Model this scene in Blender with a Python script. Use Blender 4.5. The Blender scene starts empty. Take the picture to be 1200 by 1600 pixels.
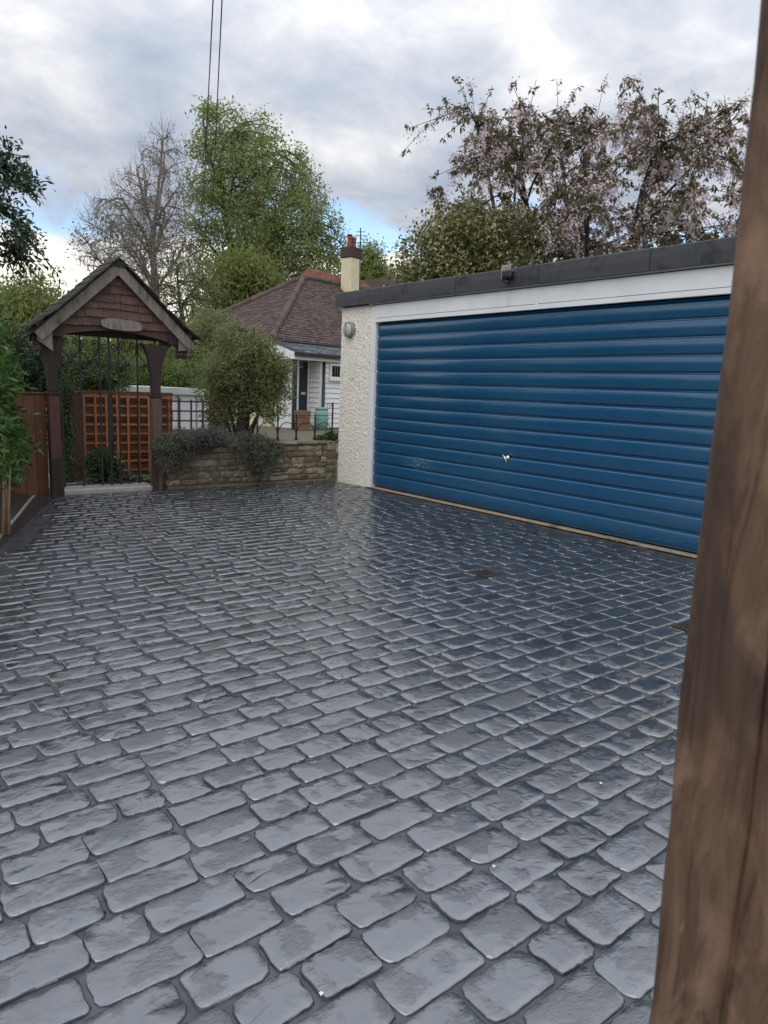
import bpy, math, random
import numpy as np
from mathutils import Vector, Matrix
R = math.radians
scene = bpy.context.scene
COL = scene.collection

# ------------------------------------------------------------------ camera
CAM = np.array([0.0, 0.0, 1.4])
CR = np.array([0.78747961, -0.615083, 0.03935449])      # right
CU = np.array([0.0726024, 0.15597986, 0.98508841])      # up
CF = np.array([0.61204964, 0.7728798, -0.16748746])     # forward
FPX = 1115.0                                            # focal length in pixels of the 1200x1600 photograph
cd = bpy.data.cameras.new('camera'); cam = bpy.data.objects.new('camera', cd); COL.objects.link(cam)
cam.matrix_world = Matrix(((CR[0], CU[0], -CF[0], CAM[0]), (CR[1], CU[1], -CF[1], CAM[1]),
                           (CR[2], CU[2], -CF[2], CAM[2]), (0, 0, 0, 1)))
cd.sensor_fit = 'VERTICAL'; cd.sensor_height = 36.0; cd.sensor_width = 27.0; cd.lens = FPX / 1600 * 36
cd.clip_start = 0.05; cd.clip_end = 2000
cd.dof.use_dof = True; cd.dof.focus_distance = 6.5; cd.dof.aperture_fstop = 10.0
scene.camera = cam
scene.render.resolution_x = 768; scene.render.resolution_y = 1024
scene.view_settings.view_transform = 'Standard'; scene.view_settings.look = 'None'
scene.view_settings.exposure = 0.48; scene.view_settings.gamma = 1.0
scene.view_settings.use_curve_mapping = False

# ------------------------------------------------------------------ world: Nishita sky behind a broken cloud deck
SUN_DIR = np.array([-0.62, -0.38, 0.69]); SUN_DIR /= np.linalg.norm(SUN_DIR)   # towards the sun
world = bpy.data.worlds.new('World'); scene.world = world; world.use_nodes = True
wt = world.node_tree; wt.nodes.clear()


def nd(t, typ, **kw):
    n = t.nodes.new(typ)
    for k, v in kw.items():
        if k.startswith('i_'):
            n.inputs[k[2:].replace('_', ' ')].default_value = v
        else:
            setattr(n, k, v)
    return n


def mth(t, op, a, b=None, c=None, clamp=False):
    n = t.nodes.new('ShaderNodeMath'); n.operation = op; n.use_clamp = clamp
    for i, v in enumerate((a, b, c)):
        if v is None: continue
        if isinstance(v, (int, float)): n.inputs[i].default_value = v
        else: t.links.new(v, n.inputs[i])
    return n.outputs[0]


def ramp(t, fac, stops, interp='LINEAR'):
    n = t.nodes.new('ShaderNodeValToRGB'); cr = n.color_ramp; cr.interpolation = interp
    while len(cr.elements) < len(stops): cr.elements.new(0.5)
    for e, (p, c) in zip(cr.elements, stops):
        e.position = p; e.color = (*c, 1) if len(c) == 3 else c
    t.links.new(fac, n.inputs[0])
    return n.outputs[0]


def mapr(t, v, a, b, c=0.0, d=1.0, smooth=True):
    n = t.nodes.new('ShaderNodeMapRange'); n.interpolation_type = 'SMOOTHSTEP' if smooth else 'LINEAR'
    t.links.new(v, n.inputs[0])
    for i, x in enumerate((a, b, c, d)): n.inputs[i + 1].default_value = x
    return n.outputs[0]


def mixc(t, fac, a, b, mode='MIX'):
    n = t.nodes.new('ShaderNodeMix'); n.data_type = 'RGBA'; n.blend_type = mode; n.clamp_factor = True
    for sock, v in ((n.inputs[0], fac), (n.inputs[6], a), (n.inputs[7], b)):
        if isinstance(v, (int, float)): sock.default_value = v
        elif isinstance(v, tuple): sock.default_value = (*v, 1) if len(v) == 3 else v
        else: t.links.new(v, sock)
    return n.outputs[2]


def noise(t, vec, scale, detail=6, rough=0.55, dist=0.0):
    n = t.nodes.new('ShaderNodeTexNoise')
    n.inputs['Scale'].default_value = scale; n.inputs['Detail'].default_value = detail
    n.inputs['Roughness'].default_value = rough; n.inputs['Distortion'].default_value = dist
    if vec is not None: t.links.new(vec, n.inputs['Vector'])
    return n.outputs[0]


def vmap(t, vec, scale=(1, 1, 1), loc=(0, 0, 0), rot=(0, 0, 0)):
    n = t.nodes.new('ShaderNodeMapping')
    n.inputs['Scale'].default_value = scale; n.inputs['Location'].default_value = loc; n.inputs['Rotation'].default_value = rot
    t.links.new(vec, n.inputs['Vector'])
    return n.outputs[0]


sky = nd(wt, 'ShaderNodeTexSky', sky_type='NISHITA', sun_disc=False)
sky.sun_elevation = math.asin(SUN_DIR[2]); sky.sun_rotation = math.atan2(SUN_DIR[0], SUN_DIR[1])
sky.air_density = 1.0; sky.dust_density = 0.6; sky.ozone_density = 1.5
bg_sky = nd(wt, 'ShaderNodeBackground'); bg_sky.inputs[1].default_value = 0.15
wt.links.new(sky.outputs[0], bg_sky.inputs[0])
tc = wt.nodes.new('ShaderNodeTexCoord')
sep = wt.nodes.new('ShaderNodeSeparateXYZ'); wt.links.new(tc.outputs['Generated'], sep.inputs[0])
zz = mth(wt, 'MAXIMUM', sep.outputs[2], 0.0)
den = mth(wt, 'ADD', zz, 0.30)
com = wt.nodes.new('ShaderNodeCombineXYZ')
wt.links.new(mth(wt, 'DIVIDE', sep.outputs[0], den), com.inputs[0]); wt.links.new(mth(wt, 'DIVIDE', sep.outputs[1], den), com.inputs[1])
pl = com.outputs[0]
n_big = noise(wt, vmap(wt, pl, (1, 1, 1), (3.1, 1.7, 0)), 1.7, 3, 0.5, 0.2)
n_fine = noise(wt, vmap(wt, pl, (1, 1, 1), (0.4, 5.3, 2)), 4.6, 9, 0.60, 0.25)
dens = mth(wt, 'ADD', mth(wt, 'MULTIPLY', n_big, 0.5), mth(wt, 'MULTIPLY', n_fine, 0.5))
deck = ramp(wt, dens, [(0.37, (0.34, 0.39, 0.48)), (0.45, (0.42, 0.46, 0.535)), (0.53, (0.54, 0.56, 0.605)), (0.59, (0.67, 0.675, 0.695)), (0.67, (0.88, 0.87, 0.86))])
grad = mth(wt, 'DIVIDE', mth(wt, 'ADD', mth(wt, 'MULTIPLY', zz, 2.0), 1.0), 1.68)     # CIE overcast: brighter towards the zenith
# low bank of warm cumulus near the horizon
n_cu = noise(wt, vmap(wt, tc.outputs['Generated'], (1, 1, 1.8), (7, 2, 0)), 4.0, 6, 0.5, 0.2)
cu_mask = mapr(wt, mth(wt, 'ADD', mth(wt, 'SUBTRACT', 0.185, zz), mth(wt, 'MULTIPLY', mth(wt, 'SUBTRACT', n_cu, 0.5), 0.16)), 0.0, 0.022)
n_cu2 = noise(wt, vmap(wt, tc.outputs['Generated'], (1, 1, 2.0), (1, 2, 4)), 9.0, 6, 0.55, 0.2)
cu_col = ramp(wt, n_cu2, [(0.35, (0.62, 0.64, 0.66)), (0.5, (0.85, 0.83, 0.77)), (0.62, (1.0, 0.96, 0.86))])
n_gap = noise(wt, vmap(wt, pl, (1, 1, 1), (9, 4, 1)), 2.2, 5, 0.55, 0.3)
deck_mask = mapr(wt, mth(wt, 'ADD', zz, mth(wt, 'MULTIPLY', mth(wt, 'SUBTRACT', n_gap, 0.5), 0.34)), 0.165, 0.235)
deck_l = wt.nodes.new('ShaderNodeVectorMath'); deck_l.operation = 'SCALE'
wt.links.new(deck, deck_l.inputs[0]); wt.links.new(grad, deck_l.inputs['Scale'])
bg_cu = nd(wt, 'ShaderNodeBackground'); wt.links.new(cu_col, bg_cu.inputs[0])
bg_deck = nd(wt, 'ShaderNodeBackground'); wt.links.new(deck_l.outputs[0], bg_deck.inputs[0])
m1 = wt.nodes.new('ShaderNodeMixShader'); wt.links.new(cu_mask, m1.inputs[0]); wt.links.new(bg_sky.outputs[0], m1.inputs[1]); wt.links.new(bg_cu.outputs[0], m1.inputs[2])
m2 = wt.nodes.new('ShaderNodeMixShader'); wt.links.new(deck_mask, m2.inputs[0]); wt.links.new(m1.outputs[0], m2.inputs[1]); wt.links.new(bg_deck.outputs[0], m2.inputs[2])
wo = wt.nodes.new('ShaderNodeOutputWorld'); wt.links.new(m2.outputs[0], wo.inputs[0])

ld = bpy.data.lights.new('sun', 'SUN'); ld.energy = 0.8; ld.angle = R(65); ld.color = (1.0, 0.95, 0.87)
sun = bpy.data.objects.new('sun', ld); COL.objects.link(sun)
sun.rotation_euler = Vector(-SUN_DIR).to_track_quat('-Z', 'Y').to_euler()


# ------------------------------------------------------------------ calibrated helpers
def ray(px, py):
    return CF + CR * (px - 600) / FPX - CU * (py - 800) / FPX


def at(px, py, D):
    "the point a horizontal distance D away in the direction of a spot of the photograph"
    d = ray(px, py); return CAM + d * (D / math.hypot(d[0], d[1]))


def aty(px, py, y):
    d = ray(px, py); return CAM + d * (y / d[1])


def proj(p):
    d = np.asarray(p, float) - CAM; w = d @ CF
    return 600 + FPX * (d @ CR) / w, 800 - FPX * (d @ CU) / w, w


# ------------------------------------------------------------------ materials
def new_mat(name):
    m = bpy.data.materials.new(name); m.use_nodes = True
    t = m.node_tree; b = t.nodes['Principled BSDF']
    return m, t, b


def surf(name, c1, c2=None, scale=8, rough=0.6, bump=0.0, bscale=40, stretch=(1, 1, 1), spec=0.5, vary=0.0,
         metal=0.0, dirt=None, dscale=3, detail=6, roughvar=0.0, dirtlo=0.5, dirthi=0.68, coat=0.0):
    m, t, b = new_mat(name)
    geo = t.nodes.new('ShaderNodeNewGeometry')
    pos = geo.outputs['Position']
    v = vmap(t, pos, stretch)
    c2 = c2 or tuple(x * 0.75 for x in c1)
    f = noise(t, v, scale, detail, 0.6, 0.2)
    c = ramp(t, f, [(0.32, c1), (0.68, c2)])
    if vary:
        oi = t.nodes.new('ShaderNodeObjectInfo')
        rnd = mth(t, 'FRACT', mth(t, 'ADD', oi.outputs['Random'], geo.outputs['Random Per Island']))
        k = mth(t, 'ADD', mth(t, 'MULTIPLY', rnd, 2 * vary), 1 - vary)
        s = t.nodes.new('ShaderNodeVectorMath'); s.operation = 'SCALE'
        t.links.new(c, s.inputs[0]); t.links.new(k, s.inputs['Scale']); c = s.outputs[0]
    if dirt:
        df = mapr(t, noise(t, vmap(t, pos, stretch, (5, 3, 1)), dscale, 7, 0.65, 0.5), dirtlo, dirthi)
        c = mixc(t, df, c, dirt)
    t.links.new(c, b.inputs['Base Color'])
    b.inputs['Roughness'].default_value = rough
    if roughvar:
        t.links.new(mapr(t, noise(t, pos, dscale * 1.7, 5), 0.3, 0.7, rough - roughvar, rough + roughvar), b.inputs['Roughness'])
    b.inputs['Metallic'].default_value = metal
    b.inputs['Specular IOR Level'].default_value = spec
    b.inputs['Coat Weight'].default_value = coat; b.inputs['Coat IOR'].default_value = 1.75; b.inputs['Coat Roughness'].default_value = 0.10
    if bump:
        bn = t.nodes.new('ShaderNodeBump'); bn.inputs['Strength'].default_value = bump; bn.inputs['Distance'].default_value = 0.01
        t.links.new(noise(t, v, bscale, 6, 0.6), bn.inputs['Height']); t.links.new(bn.outputs[0], b.inputs['Normal'])
    return m


def foliage(name, cols, scale=1.5, rough=0.5, trans=0.3, spec=0.35):
    "leaf colours picked leaf by leaf, with broader drifts through the crown"
    m, t, b = new_mat(name)
    geo = t.nodes.new('ShaderNodeNewGeometry')
    f = mth(t, 'ADD', mth(t, 'MULTIPLY', geo.outputs['Random Per Island'], 0.6), mth(t, 'MULTIPLY', noise(t, geo.outputs['Position'], scale, 3), 0.5))
    n = len(cols)
    c = ramp(t, f, [(0.15 + 0.75 * i / max(1, n - 1), cc) for i, cc in enumerate(cols)])
    t.links.new(c, b.inputs['Base Color'])
    b.inputs['Roughness'].default_value = rough; b.inputs['Specular IOR Level'].default_value = spec
    tr = t.nodes.new('ShaderNodeBsdfTranslucent'); t.links.new(c, tr.inputs[0])
    mx = t.nodes.new('ShaderNodeMixShader'); mx.inputs[0].default_value = trans
    out = t.nodes['Material Output']
    t.links.new(b.outputs[0], mx.inputs[1]); t.links.new(tr.outputs[0], mx.inputs[2]); t.links.new(mx.outputs[0], out.inputs[0])
    return m


def paver_mat(name, base, joint=False):
    m, t, b = new_mat(name)
    geo = t.nodes.new('ShaderNodeNewGeometry'); oi = t.nodes.new('ShaderNodeObjectInfo')
    pos = geo.outputs['Position']
    rnd = mth(t, 'FRACT', mth(t, 'ADD', oi.outputs['Random'], geo.outputs['Random Per Island']))
    tone = mth(t, 'ADD', mth(t, 'MULTIPLY', rnd, 0.60), 0.70)
    # release-agent mottling, fine pitting and slaty streaks
    off = t.nodes.new('ShaderNodeCombineXYZ')
    for i, k in enumerate((17.3, 9.1, 31.7)): t.links.new(mth(t, 'MULTIPLY', rnd, k), off.inputs[i])
    av = t.nodes.new('ShaderNodeVectorMath'); av.operation = 'ADD'
    t.links.new(pos, av.inputs[0]); t.links.new(off.outputs[0], av.inputs[1]); pv = av.outputs[0]
    blot = noise(t, pv, 11, 7, 0.65, 0.4)
    c = ramp(t, blot, [(0.30, tuple(x * 0.38 for x in base)), (0.45, tuple(x * 0.9 for x in base)), (0.56, base), (0.75, tuple(x * 1.35 for x in base))])
    s = t.nodes.new('ShaderNodeVectorMath'); s.operation = 'SCALE'; t.links.new(c, s.inputs[0]); t.links.new(tone, s.inputs['Scale']); c = s.outputs[0]
    big = noise(t, vmap(t, pos, (1, 1, 1), (1.2, 6.4, 0)), 0.9, 5, 0.6, 0.4)
    c = mixc(t, mapr(t, big, 0.56, 0.72, 0.0, 0.55), c, (0.062, 0.056, 0.042))              # brownish silt stains
    pit = noise(t, pv, 120, 4, 0.7, 0.5)
    c = mixc(t, mapr(t, pit, 0.55, 0.72, 0.0, 0.6), c, tuple(x * 0.25 for x in base))
    c = mixc(t, mapr(t, noise(t, vmap(t, pv, (1, 1, 1), (3, 8, 2)), 150, 3, 0.6), 0.66, 0.74, 0.0, 0.35), c, (0.20, 0.215, 0.235))
    er = noise(t, vmap(t, pv, (1, 2.4, 1), (0, 0, 0), (0, 0, 0.5)), 42, 7, 0.72, 1.2)
    erm = mapr(t, noise(t, pv, 7, 4, 0.5), 0.50, 0.60)
    if not joint: c = mixc(t, mth(t, 'MULTIPLY', mapr(t, er, 0.46, 0.60), mth(t, 'MULTIPLY', erm, 0.75)), c, tuple(x * 0.22 for x in base))
    t.links.new(c, b.inputs['Base Color'])
    wet = noise(t, vmap(t, pos, (1, 1, 1), (4.2, 2.4, 0)), 1.6, 6, 0.6, 0.3)
    fine_r = noise(t, pv, 26, 5, 0.6)
    rr = mth(t, 'ADD', mapr(t, wet, 0.35, 0.68, 0.05, 0.12), mth(t, 'MULTIPLY', mth(t, 'SUBTRACT', fine_r, 0.52), 0.14))
    rr = mth(t, 'ADD', mth(t, 'MAXIMUM', rr, 0.035), mth(t, 'MULTIPLY', erm, 0.10))
    if joint: rr = mth(t, 'ADD', rr, 0.28)
    t.links.new(rr, b.inputs['Roughness'])
    b.inputs['IOR'].default_value = 2.9 if not joint else 1.8
    b.inputs['Specular IOR Level'].default_value = 0.5
    # relief
    n1 = noise(t, vmap(t, pv, (1, 1.5, 1)), 17, 6, 0.58, 0.9)
    n2 = noise(t, vmap(t, pv, (1, 3.0, 1), (0, 0, 0), (0, 0, 0.5)), 60, 5, 0.6, 1.2)
    slate = mapr(t, noise(t, pv, 7, 4, 0.5), 0.48, 0.60)
    h = mth(t, 'ADD', mth(t, 'ADD', n1, mth(t, 'MULTIPLY', pit, -0.22)), mth(t, 'MULTIPLY', mth(t, 'MULTIPLY', er, slate), 1.5))
    bn = t.nodes.new('ShaderNodeBump'); bn.inputs['Strength'].default_value = 0.44 if not joint else 0.40; bn.inputs['Distance'].default_value = 0.006
    t.links.new(h, bn.inputs['Height']); t.links.new(bn.outputs[0], b.inputs['Normal'])
    return m


MAT = {
    'paver': paver_mat('imprinted_stone', (0.044, 0.050, 0.059)),
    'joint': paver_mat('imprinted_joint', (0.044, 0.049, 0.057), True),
    'grass': surf('lawn', (0.05, 0.08, 0.02), (0.07, 0.09, 0.03), 12, 0.9, 0.6, 60),
    'soil': surf('soil', (0.035, 0.025, 0.018), (0.06, 0.045, 0.03), 14, 0.9, 0.8, 30),
    'blue': None,
    'white_paint': surf('white_paint', (0.74, 0.75, 0.77), (0.66, 0.67, 0.69), 3, 0.45, 0.05, 60, dirt=(0.5, 0.5, 0.49), dscale=2, dirtlo=0.58, dirthi=0.8),
    'pebbledash': surf('cream_pebbledash', (0.84, 0.81, 0.74), (0.72, 0.67, 0.58), 45, 0.85, 0.5, 120, detail=3, dirt=(0.30, 0.255, 0.19), dscale=38, dirtlo=0.56, dirthi=0.66),
    'render': surf('cream_render', (0.72, 0.64, 0.45), (0.62, 0.55, 0.38), 4, 0.85, 0.2, 60),
    'white_board': surf('white_weatherboard', (0.80, 0.81, 0.82), (0.74, 0.75, 0.76), 5, 0.5),
    'felt': surf('mineral_felt', (0.040, 0.043, 0.048), (0.07, 0.073, 0.078), 90, 0.85, 0.5, 220, detail=3, dirt=(0.03, 0.03, 0.033), dscale=5),
    'drip': surf('grey_drip_trim', (0.25, 0.26, 0.27), None, 10, 0.5),
    'threshold': surf('worn_threshold', (0.36, 0.29, 0.215), (0.26, 0.205, 0.15), 25, 0.8, 0.4, 60, dirt=(0.13, 0.11, 0.09), dscale=6),
    'chrome': surf('chrome', (0.75, 0.75, 0.74), None, 5, 0.22, metal=1.0),
    'black_plastic': surf('black_plastic', (0.012, 0.012, 0.014), None, 5, 0.4),
    'lamp_glass': surf('frosted_lens', (0.50, 0.48, 0.42), (0.35, 0.33, 0.29), 30, 0.25, 0.1, 40),
    'lamp_metal': surf('dull_alloy', (0.35, 0.34, 0.31), (0.22, 0.21, 0.19), 30, 0.5, metal=0.4),
    'sandstone': surf('sandstone', (0.29, 0.24, 0.165), (0.155, 0.13, 0.09), 12, 0.9, 0.9, 45, vary=0.42, dirt=(0.085, 0.08, 0.06), dscale=7),
    'mortar': surf('lime_mortar', (0.17, 0.14, 0.095), (0.10, 0.085, 0.06), 18, 0.95, 0.9, 60),
    'old_timber': surf('silvered_timber', (0.27, 0.235, 0.20), (0.155, 0.132, 0.115), 9, 0.85, 0.5, 30, (4, 4, 0.7), dirt=(0.08, 0.065, 0.06), dscale=3),
    'gable_shingle': surf('red_brown_shingle', (0.125, 0.072, 0.057), (0.078, 0.047, 0.039), 12, 0.85, 0.5, 40, (5, 5, 0.8), vary=0.3, dirt=(0.20, 0.165, 0.155), dscale=6, dirtlo=0.56, dirthi=0.74),
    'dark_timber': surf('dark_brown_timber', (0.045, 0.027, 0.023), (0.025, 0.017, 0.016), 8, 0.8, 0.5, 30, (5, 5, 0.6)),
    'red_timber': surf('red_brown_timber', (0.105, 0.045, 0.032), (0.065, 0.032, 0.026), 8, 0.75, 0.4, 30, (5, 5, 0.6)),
    'post_timber': surf('mid_brown_timber', (0.13, 0.08, 0.06), (0.075, 0.048, 0.038), 8, 0.8, 0.4, 30, (5, 5, 0.6)),
    'roof_shingle': surf('mossy_cedar_shingle', (0.050, 0.043, 0.037), (0.028, 0.025, 0.022), 14, 0.9, 0.8, 40, vary=0.35, dirt=(0.05, 0.052, 0.025), dscale=5),
    'fence_red': surf('red_fence_stain', (0.17, 0.066, 0.038), (0.115, 0.046, 0.028), 7, 0.7, 0.3, 30, (5, 5, 0.5), vary=0.15),
    'trellis': surf('orange_brown_trellis', (0.44, 0.18, 0.085), (0.32, 0.125, 0.06), 12, 0.7, 0.3, 30, vary=0.2),
    'iron': surf('black_wrought_iron', (0.010, 0.010, 0.011), None, 20, 0.5, 0.2, 60),
    'rust_iron': surf('rusty_iron', (0.035, 0.022, 0.018), (0.02, 0.016, 0.016), 20, 0.7),
    'step': surf('pale_concrete', (0.42, 0.40, 0.36), (0.30, 0.285, 0.26), 15, 0.85, 0.4, 60),
    'tile': surf('clay_tile', (0.115, 0.071, 0.062), (0.072, 0.047, 0.043), 5, 0.8, 0.4, 30, vary=0.38, dirt=(0.085, 0.078, 0.062), dscale=1.2),
    'tile_red': surf('orange_tile', (0.22, 0.075, 0.05), (0.15, 0.055, 0.04), 5, 0.8, vary=0.3),
    'slate': surf('grey_slate', (0.165, 0.175, 0.195), (0.13, 0.138, 0.155), 5, 0.55, vary=0.15),
    'navy': surf('navy_door', (0.010, 0.016, 0.045), None, 5, 0.35),
    'glass': surf('dark_glass', (0.012, 0.014, 0.017), None, 5, 0.06),
    'pot': surf('terracotta', (0.30, 0.085, 0.06), (0.22, 0.07, 0.05), 9, 0.8),
    'brick': surf('sooty_brick', (0.085, 0.05, 0.04), (0.05, 0.035, 0.03), 9, 0.9, 0.5, 30),
    'lead': surf('lead_flashing', (0.33, 0.33, 0.34), None, 9, 0.6),
    'butt': surf('green_plastic', (0.19, 0.36, 0.32), (0.16, 0.31, 0.28), 5, 0.45),
    'clay_brown': surf('brown_planter', (0.22, 0.12, 0.075), (0.15, 0.085, 0.055), 9, 0.8, vary=0.1),
    'outb_white': surf('white_sheet', (0.74, 0.76, 0.80), (0.66, 0.68, 0.72), 2, 0.6),
    'outb_roof': surf('pale_roof_sheet', (0.58, 0.62, 0.58), (0.45, 0.48, 0.44), 3, 0.7),
    'bark': surf('bark', (0.075, 0.062, 0.052), (0.045, 0.038, 0.033), 10, 0.9, 0.6, 30, (3, 3, 0.8)),
    'bark_grey': surf('pale_twig_bark', (0.27, 0.235, 0.22), (0.18, 0.155, 0.15), 10, 0.9),
    'bark_dark': surf('dark_bark', (0.065, 0.05, 0.046), (0.04, 0.032, 0.03), 10, 0.9),
    'cane': surf('dry_cane', (0.26, 0.17, 0.10), (0.17, 0.11, 0.07), 10, 0.8),
    'wire': surf('wire_sheath', (0.03, 0.032, 0.036), None, 5, 0.6),
    'petal_white': surf('white_petal', (0.8, 0.79, 0.8), None, 5, 0.7),
    'core': surf('inner_twigs', (0.022, 0.024, 0.014), (0.012, 0.013, 0.008), 10, 1.0),
    # foliage
    'f_spring': foliage('spring_leaf', [(0.13, 0.165, 0.06), (0.24, 0.295, 0.10), (0.34, 0.395, 0.15)], 0.35, 0.5, 0.5),
    'f_bud': foliage('bud_leaf', [(0.13, 0.095, 0.09), (0.16, 0.125, 0.10), (0.15, 0.17, 0.08)], 0.5, 0.7, 0.3),
    'f_young': foliage('young_leaf', [(0.13, 0.15, 0.065), (0.21, 0.235, 0.10), (0.29, 0.31, 0.14)], 0.6, 0.55, 0.45),
    'f_willow': foliage('yellow_green_leaf', [(0.13, 0.16, 0.045), (0.215, 0.255, 0.08), (0.29, 0.32, 0.12)], 0.8, 0.6, 0.5),
    'f_dark': foliage('dark_evergreen_leaf', [(0.02, 0.042, 0.024), (0.036, 0.064, 0.034), (0.055, 0.085, 0.042)], 1.2, 0.4, 0.2),
    'f_cherry': foliage('bronze_cherry_leaf', [(0.15, 0.105, 0.075), (0.185, 0.16, 0.09), (0.20, 0.205, 0.10)], 1.2, 0.45, 0.45),
    'f_pink': foliage('pink_blossom', [(0.66, 0.50, 0.56), (0.78, 0.64, 0.69), (0.84, 0.75, 0.78)], 2.0, 0.6, 0.45),
    'f_holly': foliage('variegated_leaf', [(0.045, 0.062, 0.025), (0.11, 0.12, 0.04), (0.24, 0.235, 0.09), (0.42, 0.40, 0.20)], 2.0, 0.35, 0.2, 0.5),
    'f_box': foliage('small_dark_leaf', [(0.065, 0.095, 0.04), (0.12, 0.165, 0.062), (0.19, 0.235, 0.095)], 3.0, 0.5, 0.4),
    'f_shrub': foliage('grey_green_leaf', [(0.11, 0.135, 0.052), (0.205, 0.24, 0.095), (0.32, 0.345, 0.16)], 3.0, 0.5, 0.5),
    'f_trail': foliage('grey_trailing_leaf', [(0.08, 0.09, 0.062), (0.135, 0.148, 0.10), (0.20, 0.21, 0.15)], 5.0, 0.6, 0.35),
    'f_hedge': foliage('bright_leaf', [(0.03, 0.065, 0.02), (0.065, 0.135, 0.032), (0.12, 0.21, 0.05)], 2.0, 0.4, 0.35),
    'f_hedge2': foliage('clipped_hedge_leaf', [(0.07, 0.11, 0.03), (0.14, 0.19, 0.05), (0.21, 0.25, 0.08)], 1.5, 0.55, 0.4),
    'f_low': foliage('low_green_leaf', [(0.015, 0.045, 0.012), (0.035, 0.085, 0.025), (0.06, 0.12, 0.035)], 4.0, 0.45, 0.25),
    'f_purple': foliage('purple_flower', [(0.075, 0.08, 0.055), (0.12, 0.115, 0.10), (0.20, 0.15, 0.19)], 4.0, 0.7, 0.2),
    'f_yellow': foliage('yellow_flower', [(0.6, 0.48, 0.08), (0.7, 0.6, 0.2)], 4.0, 0.7, 0.2),
    'f_far': foliage('far_leaf', [(0.07, 0.11, 0.04), (0.12, 0.165, 0.06), (0.17, 0.21, 0.08)], 0.25, 0.7, 0.3),
}


def post_material():
    "weathered brown post: long grain, paler worn patches, dark checks"
    m, t, b = new_mat('weathered_post')
    geo = t.nodes.new('ShaderNodeNewGeometry'); pos = geo.outputs['Position']
    g = noise(t, vmap(t, pos, (1, 1, 0.13)), 48, 9, 0.72, 1.3)
    c = ramp(t, g, [(0.30, (0.028, 0.014, 0.009)), (0.46, (0.110, 0.060, 0.038)), (0.70, (0.20, 0.115, 0.074))])
    blot = noise(t, vmap(t, pos, (1, 1, 0.45), (2, 1, 0)), 13, 6, 0.62, 0.6)
    c = mixc(t, mapr(t, blot, 0.48, 0.64, 0, 0.75), c, (0.27, 0.165, 0.11))
    c = mixc(t, mapr(t, noise(t, vmap(t, pos, (1, 1, 0.5), (7, 3, 2)), 9, 5, 0.6, 0.4), 0.50, 0.64, 0, 0.7), c, (0.036, 0.020, 0.014))
    c = mixc(t, mapr(t, noise(t, vmap(t, pos, (1, 1, 0.3), (1, 8, 5)), 26, 3, 0.5, 0.3), 0.70, 0.76, 0, 0.6), c, (0.38, 0.32, 0.26))
    t.links.new(c, b.inputs['Base Color']); b.inputs['Roughness'].default_value = 0.75
    bn = t.nodes.new('ShaderNodeBump'); bn.inputs['Strength'].default_value = 0.8; bn.inputs['Distance'].default_value = 0.006
    t.links.new(g, bn.inputs['Height']); t.links.new(bn.outputs[0], b.inputs['Normal'])
    return m


MAT['post'] = post_material()


def door_paint():
    "mid blue gloss with splashed grit near the ground, faint chalking and one pale scuff"
    m, t, b = new_mat('blue_paint')
    geo = t.nodes.new('ShaderNodeNewGeometry'); pos = geo.outputs['Position']
    sp = t.nodes.new('ShaderNodeSeparateXYZ'); t.links.new(pos, sp.inputs[0])
    c = ramp(t, noise(t, vmap(t, pos, (1, 0.5, 1)), 1.3, 5, 0.6), [(0.3, (0.002, 0.064, 0.155)), (0.7, (0.004, 0.074, 0.172))])
    chalk = mapr(t, noise(t, vmap(t, pos, (1, 0.25, 2)), 9, 7, 0.7, 0.4), 0.58, 0.85, 0, 0.16)
    c = mixc(t, chalk, c, (0.06, 0.17, 0.29))
    low = mapr(t, sp.outputs[2], 0.05, 0.55, 1.0, 0.0)
    grit = mapr(t, noise(t, pos, 55, 4, 0.7), 0.56, 0.70)
    c = mixc(t, mth(t, 'MULTIPLY', mth(t, 'MULTIPLY', low, grit), 0.45), c, (0.10, 0.13, 0.16))
    streak = mapr(t, noise(t, vmap(t, pos, (1, 9, 0.5)), 3, 5, 0.6), 0.60, 0.78, 0, 0.18)
    c = mixc(t, streak, c, (0.003, 0.04, 0.10))
    dv = t.nodes.new('ShaderNodeVectorMath'); dv.operation = 'DISTANCE'
    t.links.new(vmap(t, pos, (0, 1, 3.5)), dv.inputs[0]); dv.inputs[1].default_value = (0, 7.18, 0.46 * 3.5)
    sc = mth(t, 'MULTIPLY', mapr(t, dv.outputs['Value'], 0.10, 0.45, 1, 0), mapr(t, noise(t, vmap(t, pos, (1, 1, 6)), 12, 5, 0.7), 0.48, 0.62))
    c = mixc(t, mth(t, 'MULTIPLY', sc, 0.7), c, (0.20, 0.34, 0.46))
    t.links.new(c, b.inputs['Base Color'])
    t.links.new(mapr(t, noise(t, pos, 2.5, 4), 0.3, 0.7, 0.26, 0.38), b.inputs['Roughness'])
    b.inputs['Coat Weight'].default_value = 0.55; b.inputs['Coat IOR'].default_value = 1.7; b.inputs['Coat Roughness'].default_value = 0.13
    bn = t.nodes.new('ShaderNodeBump'); bn.inputs['Strength'].default_value = 0.10; bn.inputs['Distance'].default_value = 0.01
    t.links.new(noise(t, vmap(t, pos, (1, 0.5, 2)), 5, 4), bn.inputs['Height']); t.links.new(bn.outputs[0], b.inputs['Normal'])
    return m


MAT['blue'] = door_paint()
MAT['cream_patch'] = surf('cream_paint', (0.74, 0.70, 0.60), (0.66, 0.62, 0.53), 6, 0.8, 0.3, 80)


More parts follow.
